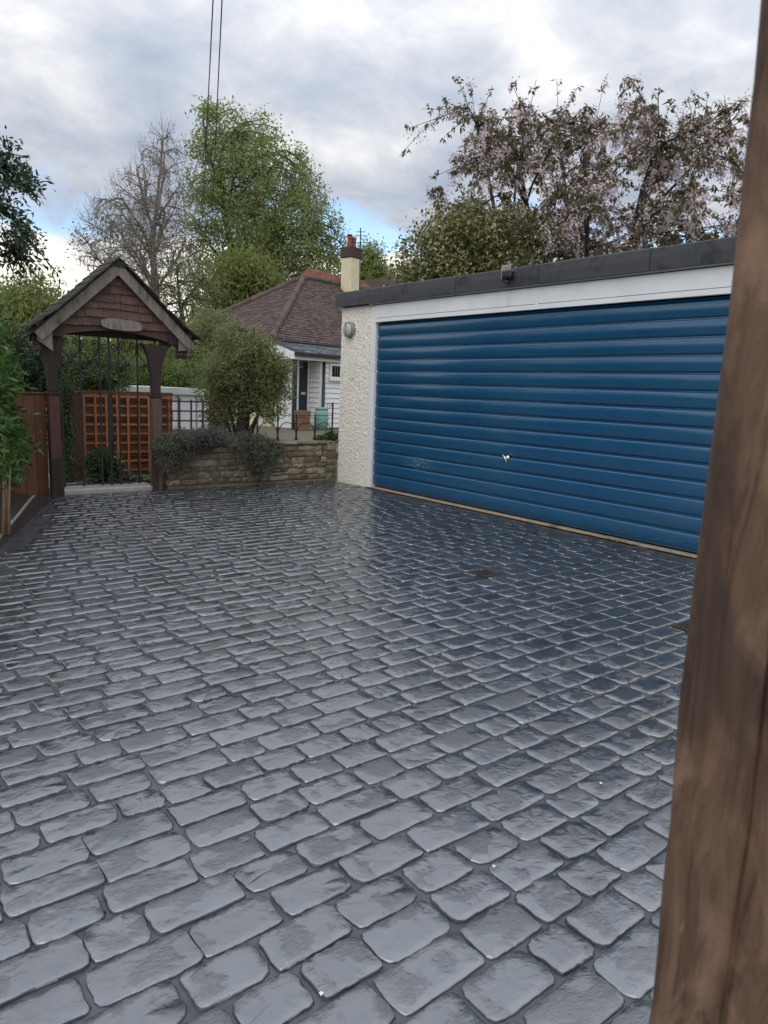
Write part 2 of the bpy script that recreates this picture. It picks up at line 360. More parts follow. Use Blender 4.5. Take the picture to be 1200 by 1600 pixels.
# ------------------------------------------------------------------ mesh building
class MB:
    "collects boxes, prisms, tubes in world (or root-local) coordinates"
    def __init__(s): s.v = []; s.f = []

    def add(s, vs, fs):
        o = len(s.v); s.v += [tuple(map(float, p)) for p in vs]; s.f += [tuple(i + o for i in f) for f in fs]; return s

    def box(s, a, b):
        (x0, y0, z0), (x1, y1, z1) = a, b
        return s.add([(x0, y0, z0), (x1, y0, z0), (x1, y1, z0), (x0, y1, z0), (x0, y0, z1), (x1, y0, z1), (x1, y1, z1), (x0, y1, z1)],
                     [(0, 3, 2, 1), (4, 5, 6, 7), (0, 1, 5, 4), (1, 2, 6, 5), (2, 3, 7, 6), (3, 0, 4, 7)])

    def bbox(s, a, b, c=0.006):
        "box with chamfered edges"
        a = np.array(a, float); b = np.array(b, float); c = min(c, 0.3 * min(b - a))
        vs = []; idx = {}
        for ix in (0, 1):
            for iy in (0, 1):
                for iz in (0, 1):
                    p = [(a, b)[k][j] for j, k in enumerate((ix, iy, iz))]
                    sg = [1 if k == 0 else -1 for k in (ix, iy, iz)]
                    for ax in range(3):
                        q = [p[j] + (sg[j] * c if j != ax else 0) for j in range(3)]
                        idx[(ix, iy, iz, ax)] = len(vs); vs.append(q)
        fs = []
        for ax in range(3):
            o = [j for j in range(3) if j != ax]
            for k in (0, 1):
                cyc = []
                for (u, w) in ((0, 0), (1, 0), (1, 1), (0, 1)):
                    t = [0, 0, 0]; t[ax] = k; t[o[0]] = u; t[o[1]] = w; cyc.append(idx[(*t, ax)])
                fs.append(tuple(cyc))
            for u in (0, 1):
                for w in (0, 1):
                    t0 = [0, 0, 0]; t0[o[0]] = u; t0[o[1]] = w; t1 = list(t0); t1[ax] = 1
                    fs.append((idx[(*t0, o[0])], idx[(*t1, o[0])], idx[(*t1, o[1])], idx[(*t0, o[1])]))
        for ix in (0, 1):
            for iy in (0, 1):
                for iz in (0, 1): fs.append(tuple(idx[(ix, iy, iz, k)] for k in range(3)))
        return s.add(vs, fs)

    def prism(s, pts, ext):
        "polygon of 3-D points swept by the vector ext"
        n = len(pts); e = np.array(ext, float)
        vs = [np.array(p, float) for p in pts]; vs += [p + e for p in vs[:n]]
        fs = [tuple(range(n - 1, -1, -1)), tuple(range(n, 2 * n))] + [(i, (i + 1) % n, n + (i + 1) % n, n + i) for i in range(n)]
        return s.add(vs, fs)

    def tube(s, pts, r, n=6, cap=True):
        pts = [np.array(p, float) for p in pts]; k = len(pts)
        rs = r if hasattr(r, '__len__') else [r] * k
        vs = []; up = None
        for i, p in enumerate(pts):
            d = pts[min(i + 1, k - 1)] - pts[max(i - 1, 0)]; d = d / (np.linalg.norm(d) + 1e-9)
            if up is None:
                up = np.array([0, 0, 1.0]) if abs(d[2]) < 0.9 else np.array([1.0, 0, 0])
            a = np.cross(d, up); a /= np.linalg.norm(a) + 1e-9; b = np.cross(a, d); up = b
            for j in range(n):
                t = 2 * math.pi * j / n; vs.append(p + rs[i] * (a * math.cos(t) + b * math.sin(t)))
        fs = [(i * n + j, i * n + (j + 1) % n, (i + 1) * n + (j + 1) % n, (i + 1) * n + j) for i in range(k - 1) for j in range(n)]
        if cap: fs += [tuple(range(n - 1, -1, -1)), tuple((k - 1) * n + j for j in range(n))]
        return s.add(vs, fs)

    def lathe(s, c, prof, n=20, axis=2):
        vs = []
        for (r, h) in prof:
            for j in range(n):
                t = 2 * math.pi * j / n
                q = [r * math.cos(t), r * math.sin(t), h]
                if axis == 0: q = [-h, q[0], q[1]]
                vs.append(np.array(c, float) + np.array(q))
        k = len(prof)
        fs = [(i * n + j, i * n + (j + 1) % n, (i + 1) * n + (j + 1) % n, (i + 1) * n + j) for i in range(k - 1) for j in range(n)]
        fs += [tuple(range(n - 1, -1, -1)), tuple((k - 1) * n + j for j in range(n))]
        return s.add(vs, fs)


WORLD = {}


def wm(o):
    return WORLD.get(o.name, Matrix.Identity(4)) if o else Matrix.Identity(4)


def finish_mesh(name, verts, faces, mat, smooth):
    me = bpy.data.meshes.new(name); me.from_pydata(verts, [], faces)
    if mat: me.materials.append(MAT[mat])
    if smooth: me.polygons.foreach_set('use_smooth', [True] * len(me.polygons))
    me.update(); return me


def part(name, mb, mat, parent=None, smooth=False, local=False, kind=None, label=None):
    vs = mb.v
    if parent and not local:
        inv = np.array(wm(parent).inverted()); a = np.array(vs); vs = (a @ inv[:3, :3].T + inv[:3, 3]).tolist()
    o = bpy.data.objects.new(name, finish_mesh(name, vs, mb.f, mat, smooth)); COL.objects.link(o)
    if parent: o.parent = parent
    WORLD[o.name] = wm(parent)
    if kind: o['kind'] = kind
    if label: o['label'] = label
    return o


def piece(name, me, parent, loc, rotz=0.0, rot=None):
    "an object that shares a mesh, placed at a world position under its parent (parents of pieces are unrotated)"
    o = bpy.data.objects.new(name, me); COL.objects.link(o); o.parent = parent
    L = wm(parent).inverted() @ Vector(loc); o.location = L
    o.rotation_euler = rot if rot else (0, 0, rotz)
    return o


def thing(name, label, cat, loc=(0, 0, 0), rotz=0.0, group=None):
    o = bpy.data.objects.new(name, None); COL.objects.link(o); o.empty_display_size = 0.2
    o.location = loc; o.rotation_euler = (0, 0, rotz)
    WORLD[o.name] = Matrix.Translation(Vector(loc)) @ Matrix.Rotation(rotz, 4, 'Z')
    return tag(o, label, cat, group)


def tag(o, label, cat, group=None):
    o['label'] = label; o['category'] = cat
    if group: o['group'] = group
    return o


def struct(name, mb, mat, smooth=False):
    return part(name, mb, mat, None, smooth, kind='structure')


# ---- foliage
def unit(a): return a / (np.linalg.norm(a, axis=-1, keepdims=True) + 1e-9)


def leaves(name, P, D, N, L, W, mat, parent, kind=None, fold=0.18):
    "one small folded leaf (two triangles pairs) at every P, pointing along D, facing N"
    P = np.asarray(P, float); n = len(P); D = unit(np.asarray(D, float)); N = np.asarray(N, float)
    S = unit(np.cross(D, N)); N = np.cross(S, D)
    L = np.broadcast_to(L, (n,))[:, None]; W = np.broadcast_to(W, (n,))[:, None]
    v = np.stack([P, P + D * L * 0.45 + S * W * 0.5 + N * W * fold, P + D * L, P + D * L * 0.45 - S * W * 0.5 + N * W * fold], 1).reshape(-1, 3)
    inv = np.array(wm(parent).inverted()) if parent else np.eye(4)
    v = v @ inv[:3, :3].T + inv[:3, 3]
    b = np.arange(n)[:, None] * 4
    f = np.concatenate([b + [0, 1, 2], b + [0, 2, 3]], 1).reshape(-1)
    me = bpy.data.meshes.new(name); me.vertices.add(4 * n); me.vertices.foreach_set('co', v.reshape(-1).astype(np.float32))
    me.loops.add(6 * n); me.loops.foreach_set('vertex_index', f.astype(np.int32))
    me.polygons.add(2 * n); me.polygons.foreach_set('loop_start', np.arange(0, 6 * n, 3, dtype=np.int32))
    me.materials.append(MAT[mat]); me.update(calc_edges=True)
    o = bpy.data.objects.new(name, me); COL.objects.link(o)
    if parent: o.parent = parent
    if kind: o['kind'] = kind
    WORLD[o.name] = wm(parent)
    return o


def tubes(name, A, B, ra, rb, mat, parent, n=4):
    "straight twigs A->B, each a little tapered tube, all in one mesh"
    A = np.asarray(A, float); B = np.asarray(B, float); k = len(A)
    d = unit(B - A); up = np.where(np.abs(d[:, 2:3]) < 0.9, np.array([[0, 0, 1.0]]), np.array([[1.0, 0, 0]]))
    a = unit(np.cross(d, up)); b = np.cross(a, d)
    th = 2 * np.pi * np.arange(n) / n
    ring = a[:, None] * np.cos(th)[None, :, None] + b[:, None] * np.sin(th)[None, :, None]
    v = np.concatenate([A[:, None] + ring * np.asarray(ra)[:, None, None], B[:, None] + ring * np.asarray(rb)[:, None, None]], 1).reshape(-1, 3)
    inv = np.array(wm(parent).inverted()) if parent else np.eye(4)
    v = v @ inv[:3, :3].T + inv[:3, 3]
    o = np.arange(k)[:, None, None] * 2 * n; j = np.arange(n)
    q = np.stack([j, (j + 1) % n, n + (j + 1) % n, n + j], 1)[None] + o
    f = q.reshape(-1)
    me = bpy.data.meshes.new(name); me.vertices.add(len(v)); me.vertices.foreach_set('co', v.reshape(-1).astype(np.float32))
    me.loops.add(len(f)); me.loops.foreach_set('vertex_index', f.astype(np.int32))
    me.polygons.add(k * n); me.polygons.foreach_set('loop_start', np.arange(0, 4 * k * n, 4, dtype=np.int32))
    me.polygons.foreach_set('use_smooth', np.ones(k * n, bool))
    me.materials.append(MAT[mat]); me.update(calc_edges=True)
    ob = bpy.data.objects.new(name, me); COL.objects.link(ob)
    if parent: ob.parent = parent
    WORLD[ob.name] = wm(parent)
    return ob


def skeleton(rng, trunk, targets, lift=0.15, wob=0.03, angle=0.8, n1=None, low=0.15, tw=0.6, cap=0.10):
    "trunk > main limbs > boughs > twigs, each leaving its parent forwards in a smooth curve and ending at a target"
    T = np.asarray(targets, float); n = len(T)
    n1 = n1 or max(4, min(22, int(round(n ** 0.42))))
    nodes = [np.array(p, float) for p in trunk]; par = [-1] + list(range(len(trunk) - 1))
    base = nodes[0]; tlen = nodes[-1][2] - base[2]
    tips = np.zeros(n, int)

    def km(X, k):
        c = X[rng.choice(len(X), k, replace=False)]
        for _ in range(6):
            lab = np.argmin(((X[:, None] - c[None]) ** 2).sum(-1), 1)
            c = np.array([X[lab == i].mean(0) if (lab == i).any() else c[i] for i in range(k)])
        return np.argmin(((X[:, None] - c[None]) ** 2).sum(-1), 1)

    def curve(j, tan, end, segs):
        p = nodes[j]; d = end - p; L = np.linalg.norm(d)
        h = p + unit(unit(tan) * tw + unit(d) * 0.9 + np.array([0, 0, -lift])) * L * 0.45
        ids = [j]; off = rng.normal(0, wob * L, 3)
        h[2] = min(h[2], max(end[2], p[2]) + cap * L)
        for i in range(1, segs + 1):
            t = i / segs; q = p * (1 - t) ** 2 + h * 2 * t * (1 - t) + end * t * t + off * math.sin(math.pi * t) + rng.normal(0, wob * 0.25 * L, 3) * (i < segs)
            nodes.append(q); par.append(ids[-1]); ids.append(len(nodes) - 1)
        return ids

    def tang(j): return nodes[j] - nodes[par[j]] if par[j] >= 0 else np.array([0, 0, 1.0])

    def best(ids, end):
        P = np.array([nodes[i] for i in ids]); d = end - P; D = np.linalg.norm(d, axis=1) + 1e-6
        tt = np.array([unit(tang(i)) for i in ids]); cosv = (d * tt).sum(1) / D
        return ids[int(np.argmin(D * (1.0 + 0.9 * (1 - cosv))))]

    lab = km(T, n1)
    tr_ids = list(range(len(trunk)))
    for i in range(n1):
        idx = np.where(lab == i)[0]
        if not len(idx): continue
        X = T[idx]
        tdist = np.linalg.norm(X - base, axis=1); e = idx[int(np.argmax(tdist))]; end = T[e]
        hz = np.linalg.norm(end[:2] - base[:2]); za = np.clip(end[2] - angle * hz, base[2] + low * tlen, nodes[len(trunk) - 1][2])
        j = int(np.argmin([abs(nodes[k][2] - za) for k in tr_ids]))
        out = unit(np.array([end[0] - base[0], end[1] - base[1], 0.0]))
        main = curve(j, np.array([0, 0, 0.9]) + out * 0.7, end, 8); tips[e] = main[-1]
        rest = idx[idx != e]
        if not len(rest): continue
        k2 = max(1, len(rest) // 8); l2 = km(T[rest], k2) if len(rest) > k2 else np.arange(len(rest))
        for q in range(k2):
            r = rest[l2 == q]
            if not len(r): continue
            am = int(np.argmax(np.linalg.norm(T[r] - nodes[j], axis=1))); e2 = r[am]
            b0 = best(main[1:-1], T[e2]); sub = curve(b0, tang(b0), T[e2], 5); tips[e2] = sub[-1]
            for e3 in r:
                if e3 == e2: continue
                b1 = best(sub[1:], T[e3]); twig = curve(b1, tang(b1), T[e3], 3); tips[e3] = twig[-1]
    return np.array(nodes), np.array(par), tips


def pipe(par, tipr, power=0.48):
    n = len(par); cnt = np.ones(n)
    for i in range(n - 1, 0, -1): cnt[par[i]] += cnt[i]
    return tipr * cnt ** power


def rows_env(rows, D, depth=1.0):
    "the crown's outline level by level: centres and half widths in metres, a distance D away"
    cs = []; rs = []
    for (y, xl, xr) in rows:
        c = at((xl + xr) / 2, y, D); w = (c - CAM) @ CF
        cs.append(c); rs.append((xr - xl) / 2 * w / FPX)
    return np.array(cs), np.array(rs)


def sample_env(rng, cs, rs, n, shell=0.45):
    m = len(cs); seg = np.array([(rs[i] + rs[i + 1]) ** 1.6 * abs(cs[i][2] - cs[i + 1][2]) for i in range(m - 1)]); seg /= seg.sum()
    k = rng.choice(m - 1, n, p=seg); t = rng.random(n)
    c = cs[k] * (1 - t)[:, None] + cs[k + 1] * t[:, None]; r = rs[k] * (1 - t) + rs[k + 1] * t
    a = rng.random(n) * 2 * np.pi; q = r * rng.random(n) ** shell
    return c + np.stack([q * np.cos(a), q * np.sin(a), np.zeros(n)], 1)


def rand_dirs(rng, n, bias=(0, 0, 0)):
    return unit(rng.normal(0, 1, (n, 3)) + np.array(bias))


def clump_leaves(rng, centres, k, sigma, bias=(0, 0, 0.2), flat=0.8):
    n = len(centres) * k
    P = np.repeat(centres, k, 0) + rng.normal(0, 1, (n, 3)) * sigma * np.array([1, 1, flat])
    return P, rand_dirs(rng, n, bias), rand_dirs(rng, n, (0, 0, 0.9))


def bush(name, label, cat, ells, seed, nclump, k, sigma, L, W, mat, base, bark='bark_dark', bias=(0, 0, 0.2), shell=0.4, stems=None, group=None, flat=0.8, tipr=0.004):
    "leafy shrub: clumps of leaves through the ellipsoids, carried by branching stems"
    rng = np.random.default_rng(seed)
    t = thing(name, label, cat, tuple(base), 0, group)
    vol = np.array([np.prod(e[1]) for e in ells]) ** 0.8; vol /= vol.sum()
    C = []
    for (c, r), w in zip(ells, vol):
        m = max(6, int(nclump * w)); d = rand_dirs(rng, m); C.append(np.array(c) + d * np.array(r) * (rng.random(m) ** shell)[:, None])
    C = np.concatenate(C)
    P, D, N = clump_leaves(rng, C, k, sigma, bias, flat)
    ctr = C.mean(0); out = unit(P - ctr); D = unit(D + 0.5 * out); N = unit(N + 0.5 * out)
    keep = P[:, 2] > base[2] - 0.6
    P, D, N = P[keep], D[keep], N[keep]
    leaves('foliage', P, D, N, L * rng.uniform(0.6, 1.25, len(P)), W * rng.uniform(0.7, 1.2, len(P)), mat, t)
    if stems != 0:
        b = np.array(base, float); ctr2 = C.mean(0)
        trunk = [b, b * 0.6 + ctr2 * 0.4, ctr2 * 0.75 + b * 0.25]
        sub = C[rng.choice(len(C), min(len(C), stems or 120), replace=False)]
        nodes, par, tips = skeleton(rng, trunk, sub)
        rad = pipe(par, tipr); e = np.arange(1, len(nodes))
        tubes('stems', nodes[par[e]], nodes[e], rad[par[e]], rad[e], bark, t)
    return t


rnd = random.Random(7)

# ================================================================== LARGE STRUCTURE
struct('ground', MB().add([(-300, -300, -0.06), (400, -300, -0.06), (400, 400, -0.06), (-300, 400, -0.06)], [(0, 1, 2, 3)]), 'grass')


def xmin(y):                       # the drive's left edge: border along the bed, running off to the left
    return max(1.32 + 0.335 * (y - 7.32), -2.0)


def xline(y): return 1.07 + 0.406 * (y - 6.35)


ylist = [-0.8] + list(np.linspace(-0.6, 9.17, 20)) + [9.22]
left = [(xmin(y), y) for y in ylist]
mb = MB()
top = [(x, y, -0.0085) for x, y in left]; right = [(6.2, y, -0.0085) for x, y in left]
mb.add(top + right, [(i, len(top) + i, len(top) + i + 1, i + 1) for i in range(len(top) - 1)])
driveway = struct('driveway', mb, 'joint')
# flower bed along the left edge
mb = MB()
vs = []
for y in np.linspace(-0.8, 9.6, 12):
    x = xmin(y) - 0.02; vs += [(x, y, -0.02), (x - 0.25, y, 0.06), (x - 1.6, y, 0.08), (x - 4, y, 0.0)]
mb.add(vs, [(i * 4 + j, i * 4 + j + 1, i * 4 + j + 5, i * 4 + j + 4) for i in range(11) for j in range(3)])
struct('flower_bed', mb, 'soil', True)
# raised garden behind the stone wall
struct('raised_garden', MB().prism([(3.6, 9.37, -0.05), (6.2, 9.37, -0.05), (6.2, 12.5, -0.05), (5.1, 12.5, -0.05)], (0, 0, 0.55)), 'soil')
struct('garden_terrace', MB().box((3.6, 12.52, -0.05), (40, 60, 0.06)), 'mortar')
struct('gate_step', MB().bbox((2.26, 9.16, -0.02), (3.42, 9.62, 0.045), 0.008), 'step')
struct('garden_path', MB().box((2.2, 9.63, -0.05), (3.45, 11.2, 0.02)), 'step')
mb = MB()
for i in range(24):
    y0 = -0.7 + i * 0.42; y1 = y0 + 0.41
    p = [(xmin(y0) - 0.03, y0), (xmin(y0) + 0.0, y0), (xmin(y1) + 0.0, y1), (xmin(y1) - 0.03, y1)]
    mb.prism([(x, y, -0.05) for x, y in p], (0, 0, 0.052 + 0.004 * math.sin(i * 2.1)))
struct('bed_edging', mb, 'step')


# ------------------------------------------------------------------ pavers of the imprinted drive
def paver_geo(rng, w, d, n=7, fine=True):
    "one cobble: rounded wobbly outline, worn shoulder, gently uneven top"
    cr = rng.uniform(0.014, 0.030); pts = []
    per = n if fine else 4
    corners = [(w / 2, -d / 2), (w / 2, d / 2), (-w / 2, d / 2), (-w / 2, -d / 2)]
    for ci, (cx, cy) in enumerate(corners):
        c_r = cr * rng.uniform(0.6, 1.5)
        ox, oy = cx - math.copysign(c_r, cx), cy - math.copysign(c_r, cy)
        a0 = [-90, 0, 90, 180][ci]
        for s in range(3):
            a = R(a0 + 90 * s / (2 if fine else 2)); pts.append((ox + c_r * math.cos(a), oy + c_r * math.sin(a)))
        nx, ny = corners[(ci + 1) % 4]
        ns = (per if ci % 2 == 1 else per // 2) if fine else (1 if ci % 2 else 0)
        for s in range(1, ns + 1):
            t = s / (ns + 1); pts.append((cx + (nx - cx) * (0.12 + 0.76 * t), cy + (ny - cy) * (0.12 + 0.76 * t)))
    m = len(pts); vs = []
    wob = np.cumsum(rng.normal(0, 0.0013, m)); wob -= np.linspace(wob[0], wob[-1], m); wob += rng.normal(0, 0.0011, m)
    out = []
    for (x, y), k in zip(pts, wob):
        L = math.hypot(x, y); out.append((x * (1 + k / L), y * (1 + k / L)))
    tilt = rng.normal(0, 0.017, 2); ztop = rng.uniform(-0.0015, 0.0025)
    chip = [abs(rng.normal(0, 0.0012)) + 0.0012 + (0.004 if rng.random() < 0.06 else 0) for _ in range(m)]
    for x, y in out: vs.append((x * 1.005, y * 1.01, -0.010))
    for (x, y), c in zip(out, chip):
        vs.append((x * 0.995, y * 0.995, -0.0045 - rng.random() * 0.0015))
    for (x, y), c in zip(out, chip):
        L = math.hypot(x, y); s = 1 - (c + 0.0003) / L
        vs.append((x * s, y * s, ztop - 0.0018 + tilt[0] * x * 0.5 + tilt[1] * y * 0.5 + rng.normal(0, 0.0004)))
    for (x, y), c in zip(out, chip):
        L = math.hypot(x, y); s = 1 - (c * 1.4 + 0.0028) / L
        vs.append((x * s, y * s, ztop - 0.0002 + tilt[0] * x * 0.5 + tilt[1] * y * 0.5 + rng.normal(0, 0.0004)))
    for (x, y) in out:
        vs.append((x * 0.62, y * 0.6, ztop + 0.0012 + tilt[0] * x * 0.4 + tilt[1] * y * 0.4 + rng.normal(0, 0.0008)))
    vs.append((0, 0, ztop + 0.001))
    fs = []
    for k in range(4): fs += [(k * m + i, k * m + (i + 1) % m, (k + 1) * m + (i + 1) % m, (k + 1) * m + i) for i in range(m)]
    fs += [(4 * m + i, 4 * m + (i + 1) % m, 5 * m) for i in range(m)]
    return vs, fs


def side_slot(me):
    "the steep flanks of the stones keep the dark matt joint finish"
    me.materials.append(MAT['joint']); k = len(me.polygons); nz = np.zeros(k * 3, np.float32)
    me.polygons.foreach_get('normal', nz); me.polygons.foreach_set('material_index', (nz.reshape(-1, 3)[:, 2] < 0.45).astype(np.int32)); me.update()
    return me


prng = np.random.default_rng(11)
LENS = [0.155, 0.185, 0.21, 0.235, 0.26, 0.285]
PITCH = 0.1385; JOINT = 0.0082
VARI = {}
for li, w in enumerate(LENS):
    for v in range(9):
        g = paver_geo(prng, w - JOINT, PITCH - JOINT)
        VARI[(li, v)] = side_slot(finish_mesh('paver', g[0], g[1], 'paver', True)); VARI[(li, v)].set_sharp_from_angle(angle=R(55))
COARSE = {(li, v): paver_geo(prng, w - JOINT, PITCH - JOINT, fine=False) for li, w in enumerate(LENS) for v in range(6)}
spots = []
y = 0.28 - PITCH * 6
while y < 9.12:
    x0 = max(xmin(y), -1.8) - 0.1 if y < 6.0 else xline(y) + 0.02
    x = x0 - prng.random() * 0.2
    while x < 6.19:
        li = int(prng.choice(6, p=[0.12, 0.18, 0.2, 0.2, 0.2, 0.1])); w = LENS[li]
        cx = x + w / 2
        lim = xline(y) if y > 5.2 else xmin(y)
        if cx - w / 2 > lim - 0.0 and cx + w / 2 < 6.205: spots.append((cx, y + 0.008 * math.sin(cx * 1.7 + y), li))
        x += w
    y += PITCH
big = []
for i, (cx, cy, li) in enumerate(spots):
    px, py, w = proj((cx, cy, 0))
    vis = w > 0.3 and -60 < px < 1200 and py < 1680
    post = px > 1010 + (1600 - py) * 0.1
    big.append((-(LENS[li] / w * 1.4 / w) if vis and not post else 1e9 + i, i))
near = {i for k, i in sorted(big)[:300]}
far = MB()
for i, (cx, cy, li) in enumerate(spots):
    flip = math.pi if prng.random() < 0.5 else 0
    if i in near:
        piece('paver', VARI[(li, int(prng.integers(9)))], driveway, (cx, cy, 0), flip + prng.normal(0, 0.012))
    else:
        vs, fs = COARSE[(li, int(prng.integers(6)))]; s = -1 if flip else 1
        far.add([(cx + s * a, cy + s * b, c) for a, b, c in vs], fs)
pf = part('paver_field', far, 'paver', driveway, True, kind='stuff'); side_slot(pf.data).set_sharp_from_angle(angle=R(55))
# long border slabs along the bed
mb = MB(); d = unit(np.array([0.38, 1.0, 0])); n = np.array([d[1], -d[0], 0])
for k in range(9):
    y0 = 4.9 + k * 0.47; y1 = y0 + 0.455
    a, b = xmin(y0) + 0.01, xline(y0) - 0.02; a2, b2 = xmin(y1) + 0.01, xline(y1) - 0.02
    if b2 - a2 < 0.05: continue
    q = [(max(a, -2), y0), (b, y0), (b2, y1), (a2, y1)]
    part('border_slab', MB().prism([(x, y, -0.016) for x, y in q], (0, 0, 0.016)), 'paver', driveway)

# ================================================================== GARAGE
GX = 6.25
garage = thing('garage', 'flat roofed garage with wide blue corrugated up and over door and pebbledash pillar', 'garage', (GX, 5.6, 0))
YL, YR = 9.07, 2.62                       # ends of the front
DY1, DY0, DZ0, DZ1 = 8.21, 3.10, 0.035, 2.325   # door opening


def pebbled(y0, y1, z0, z1, x, res=0.010):
    rng = np.random.default_rng(5); ny = int((y1 - y0) / res); nz = int((z1 - z0) / res)
    h = rng.normal(0, 1, (ny + 1, nz + 1)); h = np.maximum(h, -0.2)
    hs = (h + np.roll(h, 1, 0) + np.roll(h, 1, 1) + np.roll(np.roll(h, 1, 0), 1, 1)) / 4
    h = 0.8 * h + 0.5 * hs
    m = MB(); vs = [(x - 0.0060 * h[i, j], y0 + (y1 - y0) * i / ny, z0 + (z1 - z0) * j / nz) for i in range(ny + 1) for j in range(nz + 1)]
    k = nz + 1
    m.add(vs, [(i * k + j, i * k + j + 1, (i + 1) * k + j + 1, (i + 1) * k + j) for i in range(ny) for j in range(nz)])
    return m


pm = pebbled(8.335, YL, -0.02, 2.585, GX - 0.012)
pm.box((GX - 0.008, 8.335, -0.02), (GX + 0.22, YL, 2.585))
part('pillar', pm, 'pebbledash', garage, True)
pm = pebbled(YR, 2.97, -0.02, 2.585, GX - 0.012, 0.02); pm.box((GX - 0.008, YR, -0.02), (GX + 0.22, 2.97, 2.585))
part('pillar', pm, 'pebbledash', garage, True)
part('wall', MB().box((GX + 0.22, YL - 0.12, -0.02), (GX + 5.6, YL, 2.58)).box((GX + 0.22, YR, -0.02), (GX + 5.6, YR + 0.12, 2.58)).box((GX + 5.6, YR, -0.02), (GX + 5.72, YL, 2.58)), 'pebbledash', garage)
part('door_jamb', MB().bbox((GX - 0.03, DY1, 0.0), (GX + 0.09, 8.325, 2.57), 0.006), 'white_paint', garage)
part('door_jamb', MB().bbox((GX - 0.03, 2.98, 0.0), (GX + 0.09, DY0, 2.57), 0.006), 'white_paint', garage)
part('fascia_board', MB().bbox((GX - 0.034, DY0 + 0.002, 2.395), (GX - 0.004, DY1 - 0.002, 2.572), 0.004), 'white_paint', garage)
part('head_trim', MB().bbox((GX - 0.046, DY0 + 0.002, 2.335), (GX - 0.010, DY1 - 0.002, 2.388), 0.004), 'white_paint', garage)
part('joint_cover', MB().bbox((GX - 0.040, 5.30, 2.385), (GX - 0.0335, 5.345, 2.57), 0.002), 'white_paint', garage)
# corrugated door: flat face, underside lip, narrow ledge
pitch = (DZ1 - DZ0 - 0.03) / 14.0
prof = [(0.030, DZ0)]
for k in range(14):
    z = DZ0 + 0.012 + k * pitch
    prof += [(0.028, z), (0.028, z + 0.009), (0.003, z + 0.024), (0.0, z + 0.028), (0.0, z + pitch - 0.022), (0.0008, z + pitch - 0.018), (0.003, z + pitch - 0.0125), (0.008, z + pitch - 0.008), (0.016, z + pitch - 0.003)]
prof += [(0.030, DZ1 - 0.018), (0.012, DZ1)]
ny = 40; vs = []
for i in range(ny + 1):
    yy = DY0 + 0.006 + (DY1 - DY0 - 0.012) * i / ny
    dent = 0.010 * math.exp(-((yy - 7.2) / 0.35) ** 2)
    for (dx, z) in prof:
        vs.append((GX + 0.012 + dx + dent * math.exp(-((z - 0.42) / 0.10) ** 2) + 0.0016 * math.sin(yy * 2.3 + z * 5), yy, z))
k = len(prof)
mb = MB().add(vs, [(i * k + j, (i + 1) * k + j, (i + 1) * k + j + 1, i * k + j + 1) for i in range(ny) for j in range(k - 1)])
door = part('door', mb, 'blue', garage, True); door.data.set_sharp_from_angle(angle=R(40))
part('threshold', MB().bbox((GX - 0.03, DY0, -0.004), (GX + 0.07, DY1, 0.018), 0.006), 'threshold', garage)
hm = MB(); hy, hz, hx = 5.63, 0.69, GX + 0.012
hm.lathe((hx, hy, hz), [(0.028, 0.0), (0.028, 0.006), (0.020, 0.012), (0.012, 0.016), (0.012, 0.045), (0.006, 0.05)], 14, 0)
hm.tube([(hx - 0.045, hy + 0.045, hz + 0.035), (hx - 0.05, hy, hz), (hx - 0.045, hy - 0.03, hz - 0.05)], [0.008, 0.012, 0.008], 8)
part('handle', hm, 'chrome', door, True)
# roof: slab, felt strips with lapped seams, drip trim
part('roof', MB().box((GX - 0.06, YR - 0.03, 2.60), (GX + 5.8, YL + 0.03, 2.775)), 'felt', garage)
part('drip_trim', MB().bbox((GX - 0.085, YR - 0.05, 2.578), (GX - 0.03, DY1 + 0.1, 2.598), 0.003), 'drip', garage)
seams = [YL + 0.06, 8.06, 6.55, 5.27, 3.95, YR - 0.05]
for i in range(5):
    y1, y0 = seams[i], seams[i + 1]
    o = 0.004 * (i % 2)
    pts = [(GX - 0.10 - o, 2.592), (GX - 0.105 - o, 2.70), (GX - 0.095 - o, 2.785), (GX - 0.07, 2.80 + o), (GX + 0.5, 2.792 + o), (GX + 0.5, 2.777), (GX - 0.062, 2.777), (GX - 0.062, 2.592)]
    part('felt_strip', MB().prism([(x, y0 + 0.004, z) for x, z in pts], (0, y1 - y0 - 0.008 if i else y1 - y0 - 0.004, 0)), 'felt', garage, False)
# bulkhead lamp on the pillar
lamp = thing('wall_lamp', 'round bulkhead lamp high on the cream pebbledash pillar', 'lamp', (GX - 0.02, 8.83, 2.26))
part('lamp_base', MB().lathe((GX - 0.014, 8.83, 2.26), [(0.118, 0), (0.118, 0.03), (0.108, 0.045)], 24, 0), 'lamp_metal', lamp, True)
part('lens', MB().lathe((GX - 0.058, 8.83, 2.26), [(0.098, 0), (0.094, 0.02), (0.07, 0.042), (0.03, 0.052)], 24, 0), 'lamp_glass', lamp, True)
g = MB(); g.box((GX - 0.119, 8.822, 2.16), (GX - 0.107, 8.838, 2.36)); g.tube([(GX - 0.075, 8.83 + 0.104 * math.cos(a), 2.26 + 0.104 * math.sin(a)) for a in np.linspace(0, 2 * math.pi, 25)], 0.008, 6)
part('lamp_guard', g, 'lamp_metal', lamp)
part('repair_patch', MB().bbox((GX - 0.024, 8.70, 1.55), (GX - 0.009, 8.84, 1.96), 0.005), 'cream_patch', garage)
sl = thing('security_light', 'small black security light clamped on the felt roof edge', 'light', (GX - 0.1, 5.66, 2.74))
part('light_head', MB().bbox((GX - 0.21, 5.58, 2.67), (GX - 0.125, 5.72, 2.765), 0.02), 'black_plastic', sl)
